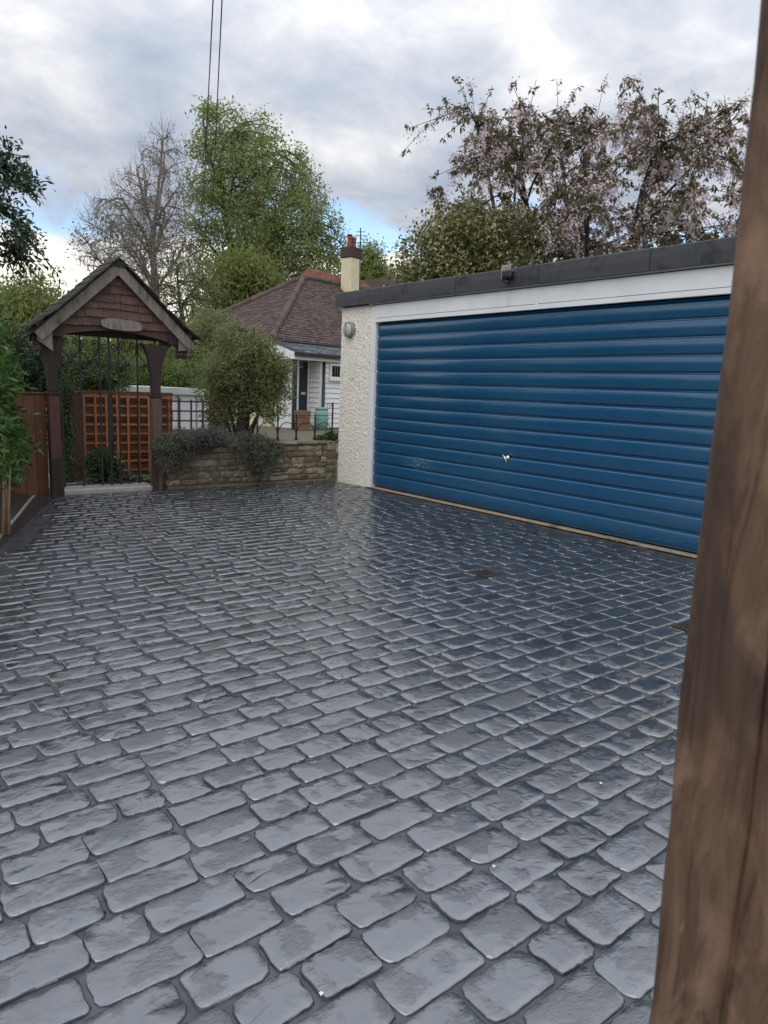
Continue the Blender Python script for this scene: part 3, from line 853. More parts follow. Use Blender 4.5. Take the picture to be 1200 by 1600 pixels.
part('bracket', MB().bbox((GX - 0.135, 5.66, 2.68), (GX - 0.106, 5.79, 2.83), 0.008), 'lamp_metal', sl)
part('sensor', MB().lathe((GX - 0.16, 5.66, 2.62), [(0.012, 0.05), (0.028, 0.02), (0.022, 0.0)], 12), 'black_plastic', sl, True)

# ================================================================== STONE WALL
wall = thing('stone_wall', 'low sandstone garden wall between the iron gate and the garage', 'wall', (4.8, 9.1, 0))
wy = 9.10
part('mortar_core', MB().box((3.56, wy + 0.035, -0.02), (6.235, wy + 0.26, 0.60)), 'mortar', wall)
part('mortar_plinth', MB().bbox((3.54, wy - 0.03, -0.02), (6.22, wy + 0.03, 0.035), 0.012), 'mortar', wall)


def stone_mesh(rng, w, h, d=0.12):
    nx, nz = 5, 3; vs = []; xs = np.linspace(-w / 2, w / 2, nx); zs = np.linspace(-h / 2, h / 2, nz)
    for j in range(nz):
        for i in range(nx):
            e = (i in (0, nx - 1)) + (j in (0, nz - 1))
            vs.append((xs[i] + rng.normal(0, 0.006) * (1 if e else 2), (0.022 if e == 2 else 0.012 if e else 0.0) + rng.normal(0, 0.006), zs[j] + rng.normal(0, 0.005)))
    o = len(vs)
    for i, j in ((0, 0), (nx - 1, 0), (nx - 1, nz - 1), (0, nz - 1)): vs.append((xs[i], d, zs[j]))
    fs = [(j * nx + i, j * nx + i + 1, (j + 1) * nx + i + 1, (j + 1) * nx + i) for j in range(nz - 1) for i in range(nx - 1)]
    top = [(nz - 1) * nx + i for i in range(nx)]; bot = list(range(nx)); lf = [j * nx for j in range(nz)]; rt = [j * nx + nx - 1 for j in range(nz)]
    fs += [tuple(top) + (o + 2, o + 3), tuple(reversed(bot)) + (o, o + 1), tuple(lf) + (o + 3, o), tuple(reversed(rt)) + (o + 1, o + 2)]
    return finish_mesh('stone', vs, fs, 'sandstone', False)


srng = np.random.default_rng(3); z = 0.045
heights = [0.075, 0.095, 0.07, 0.10, 0.08, 0.085]
for hgt in heights:
    x = 3.55 - srng.random() * 0.08; x = max(x, 3.53)
    while x < 6.2:
        w = float(srng.uniform(0.13, 0.36)); w = min(w, 6.225 - x)
        if 6.225 - (x + w) < 0.08: w = 6.225 - x
        if w > 0.25 and srng.random() < 0.22 and hgt > 0.08:
            for q in (0, 1): piece('stone', stone_mesh(srng, w - 0.016, hgt / 2 - 0.012), wall, (x + w / 2, wy + srng.normal(0, 0.006), z + hgt * (0.25 + 0.5 * q)))
        else:
            piece('stone', stone_mesh(srng, w - 0.016, hgt - 0.012), wall, (x + w / 2, wy + srng.normal(0, 0.008), z + hgt / 2), 0, (0, srng.normal(0, 0.015), 0))
        x += w
    z += hgt
x = 3.52
while x < 6.2:
    w = float(srng.uniform(0.3, 0.5)); w = min(w, 6.23 - x)
    if w < 0.12: break
    m = MB().bbox((x + 0.006, wy - 0.022 + srng.normal(0, 0.006), 0.565), (x + w - 0.006, wy + 0.27, 0.605 + srng.normal(0, 0.006)), 0.012)
    part('coping_stone', m, 'sandstone', wall); x += w
for i, hh in enumerate((0.10, 0.12, 0.09, 0.13, 0.11)):       # the darker corner stones by the garage
    z0 = 0.03 + sum((0.10, 0.12, 0.09, 0.13, 0.11)[:i])
    piece('stone', stone_mesh(srng, 0.17, hh - 0.014), wall, (6.13, wy - 0.035, z0 + hh / 2))

# ================================================================== HOOP RAILING on the wall
rail = thing('hoop_railing', 'rusty black iron hoop railing standing along the top of the stone wall', 'railing', (5.2, 9.3, 0.5))
ry = 9.30
pxs = [434, 463, 492, 519]
xs = [float(aty(p, 670, ry)[0]) for p in (402, 434, 463, 492, 519)]
for i, x in enumerate(xs):
    topz = 1.0 if i < 4 else 1.19
    part('upright', MB().box((x - 0.009, ry - 0.009, 0.48), (x + 0.009, ry + 0.009, topz)), 'rust_iron', rail)
part('rail', MB().tube([(xs[0], ry, 0.985), (xs[-1], ry, 0.985)], 0.0045, 5), 'rust_iron', rail)
for i in range(4):
    c = (xs[i] + xs[i + 1]) / 2; r = (xs[i + 1] - xs[i]) / 2 - 0.008
    part('hoop', MB().tube([(c + r * math.cos(a), ry, 0.70 + 0.18 * math.sin(a)) for a in np.linspace(0, 2 * math.pi, 25)], 0.007, 5), 'rust_iron', rail, True)


def spiral(c, r0, turns, a0, sx=1, n=28, y=0.0):
    pts = []
    for i in range(n):
        t = i / (n - 1); a = a0 + turns * 2 * math.pi * t; r = r0 * (1 - 0.85 * t)
        pts.append((c[0] + sx * r * math.cos(a), y, c[1] + r * math.sin(a)))
    return pts


part('scroll', MB().tube(spiral((xs[-1] - 0.07, 1.13), 0.055, 1.4, 0, 1, 26, ry), 0.005, 5), 'rust_iron', rail, True)

# ================================================================== LYCHGATE
LX0, LX1, LY = 2.19, 3.43, 9.27
lych = thing('lychgate', 'small timber lychgate with mossy shingled roof and oval wooden plaque', 'gateway', (2.85, 9.3, 0))
PW = 0.125; cx = 2.94
apexz, eavez, hw = 2.80, 1.93, 0.93
gy = 9.10                                 # plane of the gable
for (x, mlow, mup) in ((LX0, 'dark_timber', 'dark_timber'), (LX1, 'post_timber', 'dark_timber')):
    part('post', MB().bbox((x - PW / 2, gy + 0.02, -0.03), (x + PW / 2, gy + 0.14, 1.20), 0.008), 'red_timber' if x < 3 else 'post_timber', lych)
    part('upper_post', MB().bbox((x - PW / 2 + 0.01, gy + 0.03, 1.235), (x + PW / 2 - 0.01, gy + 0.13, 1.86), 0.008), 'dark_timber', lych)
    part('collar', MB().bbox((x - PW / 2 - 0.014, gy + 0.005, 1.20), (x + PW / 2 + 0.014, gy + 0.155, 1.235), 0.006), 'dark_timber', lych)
part('post_shoe', MB().bbox((LX0 - 0.07, gy - 0.012, -0.03), (LX0 + 0.07, gy + 0.018, 0.46), 0.01), 'dark_timber', lych)
part('post_shoe', MB().bbox((LX1 - 0.085, gy - 0.01, -0.03), (LX1 - 0.015, gy + 0.018, 0.62), 0.01), 'dark_timber', lych)


def brace(x, sgn, reach, z0, z1, y0, y1):
    a = []; b = []
    for t in np.linspace(0, 1, 9):
        ang = t * math.pi / 2
        a.append((x + sgn * reach * (1 - math.cos(ang)), z0 + (z1 - z0) * math.sin(ang)))
    pts = [(px, y0, pz) for px, pz in a] + [(x, y0, z1)]
    if sgn < 0: pts = pts[::-1]
    return MB().prism(pts, (0, y1 - y0, 0))


for x in (LX0, LX1):
    for s in (-1, 1):
        part('brace', brace(x + s * PW / 2 - s * 0.012, s, 0.17 if s * (x - cx) > 0 else 0.14, 1.26, 1.86, gy + 0.035, gy + 0.14), 'dark_timber', lych)
# arched tie beam
pts = [(cx - 0.80, gy + 0.02, 1.86), ]
arch = [(cx + 0.78 * u, gy + 0.02, 1.86 + 0.13 * (1 - u * u)) for u in np.linspace(-0.72, 0.72, 15)]
pts = [(cx - 0.80, gy + 0.02, 1.86)] + arch + [(cx + 0.80, gy + 0.02, 1.86), (cx + 0.74, gy + 0.02, 2.045), (cx - 0.74, gy + 0.02, 2.045)]
part('tie_beam', MB().prism(pts, (0, 0.14, 0)), 'red_timber', lych)
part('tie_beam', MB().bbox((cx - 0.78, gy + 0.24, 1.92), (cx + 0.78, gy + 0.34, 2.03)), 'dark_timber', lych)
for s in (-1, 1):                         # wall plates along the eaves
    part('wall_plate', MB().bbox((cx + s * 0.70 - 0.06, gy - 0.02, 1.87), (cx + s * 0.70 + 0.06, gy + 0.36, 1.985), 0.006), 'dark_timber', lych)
# gable boarding behind the shingles
slope = (apexz - eavez) / hw
part('gable_backing', MB().prism([(cx - 0.80, gy + 0.03, 2.046), (cx + 0.80, gy + 0.03, 2.046), (cx, gy + 0.03, 2.75)], (0, 0.05, 0)), 'dark_timber', lych)
lr = np.random.default_rng(8)
z = 2.035; row = 0
while z < 2.68:
    hgt = 0.098; half = (apexz - 0.05 - z) / slope - 0.06
    x = cx - half - lr.random() * 0.05
    while x < cx + half:
        w = float(lr.uniform(0.08, 0.26)); x1 = min(x + w, cx + half); x0 = max(x, cx - half)
        if x1 - x0 > 0.025:
            zt = z + hgt + 0.045
            lim = lambda xx: apexz - 0.065 - slope * abs(xx - cx)
            zb = z + lr.normal(0, 0.006)
            ztl, ztr = min(zt, max(lim(x0), zb + 0.02)), min(zt, max(lim(x1), zb + 0.02))
            f0 = gy - 0.006 - lr.random() * 0.006
            q = [(x0 + 0.002, f0, zb), (x1 - 0.002, f0, zb + lr.normal(0, 0.003)), (x1 - 0.002, gy + 0.018, ztr), (x0 + 0.002, gy + 0.018, ztl)]
            part('gable_shingle', MB().prism(q, (0, 0.012, 0.0)), 'gable_shingle', lych)
        x += w
    z += hgt; row += 1
# barge boards
for s in (-1, 1):
    t = 0.115
    ex, ez = cx + s * (hw + 0.03), eavez - slope * 0.03
    nrm = np.array([s * slope, 0, 1.0]); nrm /= np.linalg.norm(nrm)
    a = np.array([cx, gy - 0.075, apexz]); b = np.array([ex, gy - 0.075, ez])
    lowa = np.array([cx, gy - 0.075, apexz - t / nrm[2]]); lowb = b - nrm * t
    part('barge_board', MB().prism([a, b, lowb, lowa] if s > 0 else [a, lowa, lowb, b], (0, 0.03, 0)), 'old_timber', lych)
    # weathered board closing the eave end
    part('eave_board', MB().prism([(cx + s * (hw - 0.17), gy - 0.044, 1.70 if s < 0 else 1.80), (cx + s * (hw - 0.01), gy - 0.044, 1.82), (cx + s * (hw + 0.0), gy - 0.044, 2.0), (cx + s * (hw - 0.17), gy - 0.044, 2.08)][::s], (0, 0.028, 0)), 'old_timber', lych)
    # slatted closing of the eave along the side
    for k in range(4):
        zz0 = 1.71 + k * 0.066
        part('eave_slat', MB().bbox((cx + s * (hw - 0.05) - 0.012, gy + 0.0, zz0), (cx + s * (hw - 0.05) + 0.012 + 0.0, gy + 0.36, zz0 + 0.055), 0.003), 'dark_timber', lych)
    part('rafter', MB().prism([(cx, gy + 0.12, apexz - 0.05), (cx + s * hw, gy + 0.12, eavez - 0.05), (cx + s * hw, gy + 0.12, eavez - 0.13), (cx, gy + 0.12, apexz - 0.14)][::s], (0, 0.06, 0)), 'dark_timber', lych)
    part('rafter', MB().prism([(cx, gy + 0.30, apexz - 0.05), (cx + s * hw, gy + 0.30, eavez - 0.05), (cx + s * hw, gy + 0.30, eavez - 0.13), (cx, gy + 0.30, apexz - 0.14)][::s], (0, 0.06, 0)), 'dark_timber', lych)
    # decking and shingles, with a bellcast at the eaves
    part('roof_deck', MB().prism([(cx, gy - 0.07, apexz + 0.004), (cx + s * (hw + 0.05), gy - 0.07, eavez - 0.04), (cx + s * (hw + 0.05), gy - 0.07, eavez - 0.02), (cx, gy - 0.07, apexz + 0.022)][::s], (0, 0.47, 0)), 'dark_timber', lych)
    ncour = 11; Ls = math.hypot(hw + 0.1, (hw + 0.1) * slope)
    for k in range(ncour):
        u0 = k / ncour; y = gy - 0.11 - lr.random() * 0.08
        first = True
        while y < gy + 0.38:
            w = float(lr.uniform(0.12, 0.2)); y1 = min(y + w, gy + 0.42)
            if y1 - y < 0.04: break
            ue = 1 - u0 + 0.0; ut = max(ue - 1.6 / ncour, 0.0)
            def P(u, yy, lift):
                xx = (hw + 0.1) * u; bell = 0.065 * max(0, u - 0.72) ** 1.0 / 0.28
                return (cx + s * xx, yy, apexz + 0.026 - slope * xx + bell + lift)
            je = lr.normal(0, 0.008)
            q = [P(ue + je, y + 0.003, 0.024), P(ue + je, y1 - 0.003, 0.024 + lr.normal(0, 0.004)), P(ut, y1 - 0.003, 0.006), P(ut, y + 0.003, 0.006)]
            part('roof_shingle', MB().prism(q if s > 0 else q[::-1], (0, 0, 0.014)), 'roof_shingle', lych)
            y = y1
part('ridge_cap', MB().prism([(cx - 0.12, gy - 0.10, apexz - 0.06), (cx, gy - 0.10, apexz + 0.055), (cx + 0.12, gy - 0.10, apexz - 0.06), (cx + 0.10, gy - 0.10, apexz - 0.03), (cx, gy - 0.10, apexz + 0.09), (cx - 0.10, gy - 0.10, apexz - 0.03)][:3][::-1] , (0, 0.51, 0)), 'roof_shingle', lych)
pl_pts = []
pcx, pcz = 2.985, 2.065
for i in range(28):
    a = 2 * math.pi * i / 28
    pl_pts.append((pcx + 0.255 * abs(math.cos(a)) ** 0.62 * math.copysign(1, math.cos(a)), gy - 0.045, pcz + 0.066 * abs(math.sin(a)) ** 0.75 * math.copysign(1, math.sin(a)) - 0.006 * math.cos(a)))
part('plaque', MB().prism(pl_pts, (0, 0.03, 0)), 'old_timber', lych)

# ------------------------------------------------------------------ wrought iron gate
gate = thing('iron_gate', 'tall black wrought iron scroll gate hung inside the lychgate', 'gate', (2.85, 9.36, 0.045))
gyy = 9.36
bx = [float(aty(p, 640, gyy)[0]) for p in (97.5, 127.5, 157.5, 172, 186.5, 215.5, 243)]


def gtop(x): return 1.925 + 0.015 * (1 - abs(x - 2.85) / 0.6)


for i, x in enumerate(bx):
    w = 0.009 if i != 3 else 0.013
    part('bar', MB().box((x - w, gyy - w, 0.06), (x + w, gyy + w, gtop(x))), 'iron', gate)
for z0 in (0.085,):
    part('rail', MB().box((bx[0], gyy - 0.011, z0 - 0.009), (bx[-1], gyy + 0.011, z0 + 0.009)), 'iron', gate)
part('rail', MB().prism([(bx[0], gyy - 0.010, gtop(bx[0]) - 0.008), (bx[3], gyy - 0.010, gtop(bx[3]) - 0.008), (bx[-1], gyy - 0.010, gtop(bx[-1]) - 0.008), (bx[-1], gyy - 0.010, gtop(bx[-1]) + 0.008), (bx[3], gyy - 0.010, gtop(bx[3]) + 0.008), (bx[0], gyy - 0.010, gtop(bx[0]) + 0.008)], (0, 0.02, 0)), 'iron', gate)
for i in (0, 1, 4, 5):
    a, b = bx[i], bx[i + 1]; c = (a + b) / 2; r = (b - a) / 4 - 0.008
    for sx in (-1, 1):
        part('scroll', MB().tube(spiral((c + sx * (b - a) / 4, 1.84), r, 1.5, -math.pi / 2, sx, 30, gyy), 0.0072, 5), 'iron', gate, True)
        part('scroll', MB().tube([(c + sx * (b - a) * 0.47, gyy, 1.80), (c + sx * (b - a) * 0.40, gyy, 1.72), (c + sx * (b - a) * 0.10, gyy, 1.65), (c + sx * 0.006, gyy, 1.58)], 0.0072, 5), 'iron', gate, True)
        part('scroll', MB().tube(spiral((c + sx * (b - a) / 4, 1.56), r, 1.5, math.pi / 2, sx, 30, gyy), 0.0072, 5), 'iron', gate, True)
    for sx in (-1, 1):
        part('scroll', MB().tube(spiral((c + sx * (b - a) / 4, 0.17), r, 1.3, math.pi / 2, sx, 26, gyy), 0.0072, 5), 'iron', gate, True)
for i in (2, 3):
    a, b = bx[i], bx[i + 1]; c = (a + b) / 2
    part('scroll', MB().tube(spiral((c, 1.80), 0.05, 1.4, -math.pi / 2, 1 if i == 3 else -1, 26, gyy), 0.0072, 5), 'iron', gate, True)
part('lock_plate', MB().bbox((bx[3] - 0.028, gyy - 0.022, 0.62), (bx[3] + 0.028, gyy - 0.009, 1.24), 0.004), 'iron', gate)
part('drop_bolt', MB().tube([(bx[3] + 0.018, gyy - 0.02, 0.64), (bx[3] + 0.018, gyy - 0.02, 0.40)], 0.008, 6), 'iron', gate)
part('hinge_bracket', MB().box((bx[0] - 0.06, gyy - 0.01, 1.62), (bx[0], gyy + 0.01, 1.65)), 'iron', gate)

# ------------------------------------------------------------------ fence panel left of the lychgate
fen = thing('fence', 'red brown vertical board fence left of the lychgate post', 'fence', (1.6, 9.3, 0))
x = 2.127
for k in range(11):
    w = 0.125; part('board', MB().bbox((x - w + 0.003, 9.26 + 0.004 * (k % 2), -0.03), (x, 9.285 + 0.004 * (k % 2), 1.19 + 0.004 * math.sin(k * 3)), 0.003), 'fence_red', fen); x -= w
part('capping', MB().bbox((0.72, 9.245, 1.20), (2.11, 9.31, 1.222), 0.004), 'fence_red', fen)
part('cross_rail', MB().box((0.74, 9.292, 0.95), (2.1, 9.33, 1.02)), 'fence_red', fen)

# ------------------------------------------------------------------ trellis screen behind the gate
TY = 10.55
tx0 = float(aty(130, 690, TY)[0]); tx1 = float(aty(262, 690, TY)[0])
scr = thing('trellis_fence', 'red brown board fence faced with square orange trellis behind the gate', 'fence', ((tx0 + tx1) / 2, TY, 0))
for k in range(9):
    part('board', MB().bbox((tx0 - 0.03, TY + 0.03 + 0.022 * (k % 2), 0.02 + k * 0.135), (tx1 + 0.1, TY + 0.05 + 0.022 * (k % 2), 0.162 + k * 0.135), 0.003), 'fence_red', scr)
nv = 9
for k in range(nv):
    x = tx0 + 0.02 + (tx1 - tx0) * k / (nv - 1)
    part('batten', MB().bbox((x - 0.016, TY - 0.02, 0.03), (x + 0.016, TY - 0.002, 1.19), 0.002), 'trellis', scr)
for k in range(9):
    zc = 0.10 + k * 0.133
    part('batten', MB().bbox((tx0, TY + 0.000, zc - 0.015), (tx1 + 0.08, TY + 0.016, zc + 0.015), 0.002), 'trellis', scr)
gx0 = float(aty(108, 690, 10.2)[0]); gx1 = float(aty(131, 690, 10.2)[0])
pb = thing('gate_board', 'broad red brown timber board post standing behind the iron gate', 'post', ((gx0 + gx1) / 2, 10.2, 0))
part('board', MB().bbox((gx0, 10.18, -0.02), (gx1, 10.25, 1.21), 0.006), 'fence_red', pb)
part('post_cap', MB().bbox((gx0 - 0.012, 10.165, 1.212), (gx1 + 0.012, 10.265, 1.235), 0.005), 'fence_red', pb)
# small trellis panel right of the lychgate
RY = 9.75
rx0 = float(aty(262, 650, RY)[0]); rx1 = float(aty(352, 650, RY)[0])
rt = thing('garden_trellis', 'open brown trellis panel against the white outbuilding right of the lychgate', 'trellis', ((rx0 + rx1) / 2, RY, 0.5))
for k in range(6):
    x = rx0 + (rx1 - rx0) * k / 5; part('batten', MB().bbox((x - 0.012, RY, 0.45), (x + 0.012, RY + 0.016, 1.17), 0.002), 'red_timber', rt)
for k in range(5):
    zc = 0.60 + k * 0.135; part('batten', MB().bbox((rx0, RY - 0.014, zc - 0.011), (rx1, RY - 0.001, zc + 0.011), 0.002), 'red_timber', rt)
part('scroll', MB().tube(spiral((rx0 + 0.13, 1.16), 0.05, 1.3, 0, 1, 24, RY - 0.02), 0.006, 5), 'iron', rt, True)

# ------------------------------------------------------------------ white outbuilding behind
OY = 13.6
ox0 = float(aty(138, 640, OY)[0]); ox1 = float(aty(328, 640, OY)[0])
zt = float(aty(300, 607, OY)[2]); zr = float(aty(300, 617, OY)[2])
ob = thing('outbuilding', 'low white outbuilding with rounded pale roof behind the trellis', 'shed', ((ox0 + ox1) / 2, OY, 0))
part('wall', MB().box((ox0 + 0.05, OY, -0.05), (ox1 - 0.03, OY + 2.2, zr)), 'outb_white', ob)
prof = [(ox0, zr + 0.002)] + [(ox1 - 0.16 + 0.16 * math.cos(a), zr + 0.002 + (zt - zr) * math.sin(a)) for a in np.linspace(0, math.pi / 2, 7)] + [(ox0, zt)]
part('roof', MB().prism([(x, OY - 0.06, z) for x, z in prof], (0, 2.34, 0)), 'outb_roof', ob)
for i in range(3):
    x = ox0 + (ox1 - ox0) * (0.55 + i * 0.16); part('panel_joint', MB().box((x, OY - 0.012, 0.02), (x + 0.03, OY - 0.001, zr)), 'drip', ob)

# ================================================================== BUNGALOW
F = at(425, 526, 24.0); HA = math.atan2(0.22, 0.976)
house = thing('bungalow', 'white weatherboarded bungalow with hipped brown tile roof and cream chimney', 'house', (F[0], F[1], 0), HA)
EZ, RZ, HD, RX, HR = 2.93, 5.62, 6.2, 4.4, 9.5


def hp(name, mb, mat, parent=None, **k): return part(name, mb, mat, parent or house, local=True, **k)


hp('wall', MB().box((0.35, 0.35, 0), (HR, HD - 0.35, EZ - 0.06)), 'render')
hp('soffit', MB().box((0.0, 0.0, EZ - 0.055), (HR + 0.2, HD, EZ - 0.015)), 'white_board')
rc = MB().add([(0, 0, EZ), (HR + 0.3, 0, EZ), (HR + 0.3, HD, EZ), (0, HD, EZ), (RX, HD / 2, RZ), (HR + 0.3, HD / 2, RZ)],
              [(0, 1, 5, 4), (0, 4, 3), (3, 4, 5, 2), (1, 2, 5), (0, 3, 2, 1)])
roof = hp('roof', rc, 'tile')
# tiles on the two slopes in view
hrng = np.random.default_rng(4)


def tile_slope(p00, p10, p11, p01, gauge=0.155, tw=0.20):
    "rows of overlapping tiles between the eave p00-p10 and the top p01-p11"
    p00, p10, p11, p01 = map(lambda q: np.array(q, float), (p00, p10, p11, p01))
    nrm = unit(np.cross(p10 - p00, p01 - p00)); H = np.linalg.norm((p01 + p11) / 2 - (p00 + p10) / 2); rows = int(H / gauge)
    m = MB()
    for r in range(rows):
        t0, t1 = r / rows, min(1.0, (r + 1.15) / rows)
        a0, b0 = p00 + (p01 - p00) * t0, p10 + (p11 - p10) * t0; a1, b1 = p00 + (p01 - p00) * t1, p10 + (p11 - p10) * t1
        W = np.linalg.norm(b0 - a0); n = max(1, int(W / tw))
        sh = 0.5 if r % 2 else 0.0
        for c in range(-1, n + 1):
            u0 = min(max((c + sh) / n, 0), 1); u1 = min(max((c + 1 + sh) / n, 0), 1)
            if u1 - u0 < 0.02: continue
            l = hrng.uniform(0.022, 0.040)
            q0 = a0 + (b0 - a0) * (u0 + 0.02 / n) + nrm * l; q1 = a0 + (b0 - a0) * (u1 - 0.02 / n) + nrm * (l + hrng.normal(0, 0.003))
            q2 = a1 + (b1 - a1) * (u1 - 0.02 / n) + nrm * 0.012; q3 = a1 + (b1 - a1) * (u0 + 0.02 / n) + nrm * 0.012
            m.add([q0, q1, q2, q3, q0 - nrm * l, q1 - nrm * l], [(0, 1, 2, 3), (0, 4, 5, 1)])
    return m


hp('roof_tiles', tile_slope((0, 0, EZ), (HR + 0.3, 0, EZ), (HR + 0.3, HD / 2, RZ), (RX, HD / 2, RZ)), 'tile', roof, kind='stuff')
hp('roof_tiles', tile_slope((0, HD, EZ), (0, 0, EZ), (RX, HD / 2, RZ), (RX, HD / 2, RZ)), 'tile', roof, kind='stuff')
hipm = MB()
for a, b in (((0, 0, EZ), (RX, HD / 2, RZ)), ((0, HD, EZ), (RX, HD / 2, RZ)), ((RX, HD / 2, RZ), (HR + 0.3, HD / 2, RZ))):
    a = np.array(a); b = np.array(b); n = int(np.linalg.norm(b - a) / 0.36)
    for i in range(n):
        p = a + (b - a) * i / n; q = a + (b - a) * (i + 1.06) / n
        hipm.tube([p + (0, 0, 0.02), q + (0, 0, 0.045)], [0.125, 0.105], 8)
hp('ridge_tiles', hipm, 'tile', roof, kind='stuff')
hp('eave_gutter', MB().tube([(-0.05, -0.06, EZ - 0.05), (HR, -0.06, EZ - 0.05)], 0.05, 8), 'black_plastic')
# lean-to porch roof
LZ0, LZ1, LXa, LD = EZ - 0.10, 2.47, -0.15, -1.25
pr = hp('porch_roof', MB().prism([(LXa, -0.02, LZ0), (LXa, LD, LZ1), (LXa, LD, LZ1 - 0.05), (LXa, -0.02, LZ0 - 0.05)][::-1], (HR, 0, 0)), 'slate')
hp('slates', tile_slope((LXa, LD - 0.02, LZ1 + 0.01), (LXa + HR, LD - 0.02, LZ1 + 0.01), (LXa + HR, -0.02, LZ0 + 0.01), (LXa, -0.02, LZ0 + 0.01), 0.13, 0.35), 'slate', pr, kind='stuff')
hp('verge_board', MB().prism([(LXa - 0.03, 0.2, LZ0 + 0.04), (LXa - 0.03, LD, LZ1 - 0.0), (LXa - 0.03, LD, LZ1 - 0.2), (LXa - 0.03, 0.2, LZ1 - 0.2)], (0.028, 0, 0)), 'white_board')
hp('porch_soffit', MB().box((LXa, LD + 0.02, LZ1 - 0.19), (HR - 0.2, 0.2, LZ1 - 0.16)), 'white_board')
hp('gutter', MB().box((LXa - 0.06, LD - 0.13, LZ1 - 0.11), (HR - 0.2, LD - 0.02, LZ1 + 0.0)), 'black_plastic')
hp('gutter_board', MB().box((LXa - 0.02, LD - 0.02, LZ1 - 0.21), (HR - 0.2, LD + 0.02, LZ1 - 0.05)), 'white_board')


def hx(px, y):
    "local x of the house where the photograph's column px meets the local plane y"
    d = ray(px, 620); ca, sa = math.cos(HA), math.sin(HA)
    o = CAM[:2] - F[:2]; ol = np.array([o[0] * ca + o[1] * sa, -o[0] * sa + o[1] * ca]); dl = np.array([d[0] * ca + d[1] * sa, -d[0] * sa + d[1] * ca])
    return float(ol[0] + dl[0] * (y - ol[1]) / dl[1])


DYW = -0.62
d0, d1 = hx(466, DYW), hx(480, DYW)
fw = hx(462, DYW)
hp('door_wall', MB().box((fw - 0.08, DYW + 0.06, 0), (d1 + 2.0, 0.34, LZ1 - 0.2)), 'white_board')
hd = hp('front_door', MB().bbox((d0, DYW, 0.22), (d1, DYW + 0.055, 2.24), 0.01), 'navy')
hp('letter_plate', MB().box((d0 + 0.12, DYW - 0.012, 1.17), (d1 - 0.10, DYW - 0.001, 1.25)), 'chrome', hd)
hp('door_pane', MB().box((d0 + 0.10, DYW - 0.008, 1.45), (d1 - 0.10, DYW - 0.001, 2.12)), 'glass', hd)
hp('door_frame', MB().box((fw, DYW - 0.02, 0.2), (d0 - 0.003, DYW + 0.058, 2.28)).box((d1 + 0.003, DYW - 0.02, 0.2), (d1 + 0.07, DYW + 0.058, 2.28)), 'white_board')
hp('door_step', MB().box((fw - 0.1, -1.1, 0), (d1 + 0.05, DYW + 0.05, 0.19)), 'step')
px_ = hx(460, LD + 0.1)
hp('porch_post', MB().bbox((px_ - 0.06, LD + 0.04, 0), (px_ + 0.06, LD + 0.16, LZ1 - 0.19), 0.01), 'black_plastic')
BXF = hx(500, LD + 0.12)                   # boarded store beside the door
bz = LZ1 - 0.22; nb = 13
hp('store_core', MB().box((BXF + 0.03, LD + 0.15, 0), (HR - 0.3, DYW + 0.05, bz)), 'white_board')
for k in range(nb):
    z0 = 0.10 + k * (bz - 0.10) / nb; z1 = z0 + (bz - 0.10) / nb - 0.004
    hp('weatherboard', MB().prism([(BXF + 0.06, LD + 0.10, z0), (BXF + 0.06, LD + 0.135, z1), (BXF + 0.06, LD + 0.149, z1), (BXF + 0.06, LD + 0.149, z0)][::-1], (HR - 0.4 - BXF, 0, 0)), 'white_board')
    hp('weatherboard', MB().prism([(BXF - 0.012, LD + 0.16, z0), (BXF + 0.022, LD + 0.16, z1), (BXF + 0.029, LD + 0.16, z1), (BXF + 0.029, LD + 0.16, z0)], (0, DYW - LD - 0.16, 0)), 'white_board')
hp('corner_board', MB().box((BXF - 0.02, LD + 0.085, 0.05), (BXF + 0.055, LD + 0.15, bz)), 'white_board')
wx0, wx1 = hx(516.5, LD + 0.1), hx(528.5, LD + 0.1)
win = hp('window', MB().box((wx0 - 0.07, LD + 0.06, 1.72), (wx1 + 0.07, LD + 0.098, 2.22)), 'white_board')
hp('pane', MB().box((wx0, LD + 0.05, 1.80), (wx1, LD + 0.059, 2.15)), 'glass', win)
for i in range(1, 3):
    hp('glazing_bar', MB().box((wx0 + (wx1 - wx0) * i / 3 - 0.007, LD + 0.042, 1.80), (wx0 + (wx1 - wx0) * i / 3 + 0.007, LD + 0.049, 2.15)), 'drip', win)
hp('sill', MB().box((wx0 - 0.13, LD + 0.0, 1.66), (wx1 + 0.13, LD + 0.098, 1.715)), 'white_board', win)
dpx = hx(505, LD + 0.05)
hp('downpipe', MB().tube([(dpx, LD + 0.04, LZ1 - 0.1), (dpx, LD + 0.04, 0.75), (dpx - 0.12, LD - 0.05, 0.58)], 0.05, 8), 'black_plastic', smooth=True)
hp('wall_plinth', MB().box((BXF + 0.03, LD + 0.085, 0.0), (HR - 0.35, LD + 0.148, 0.095)), 'brick')
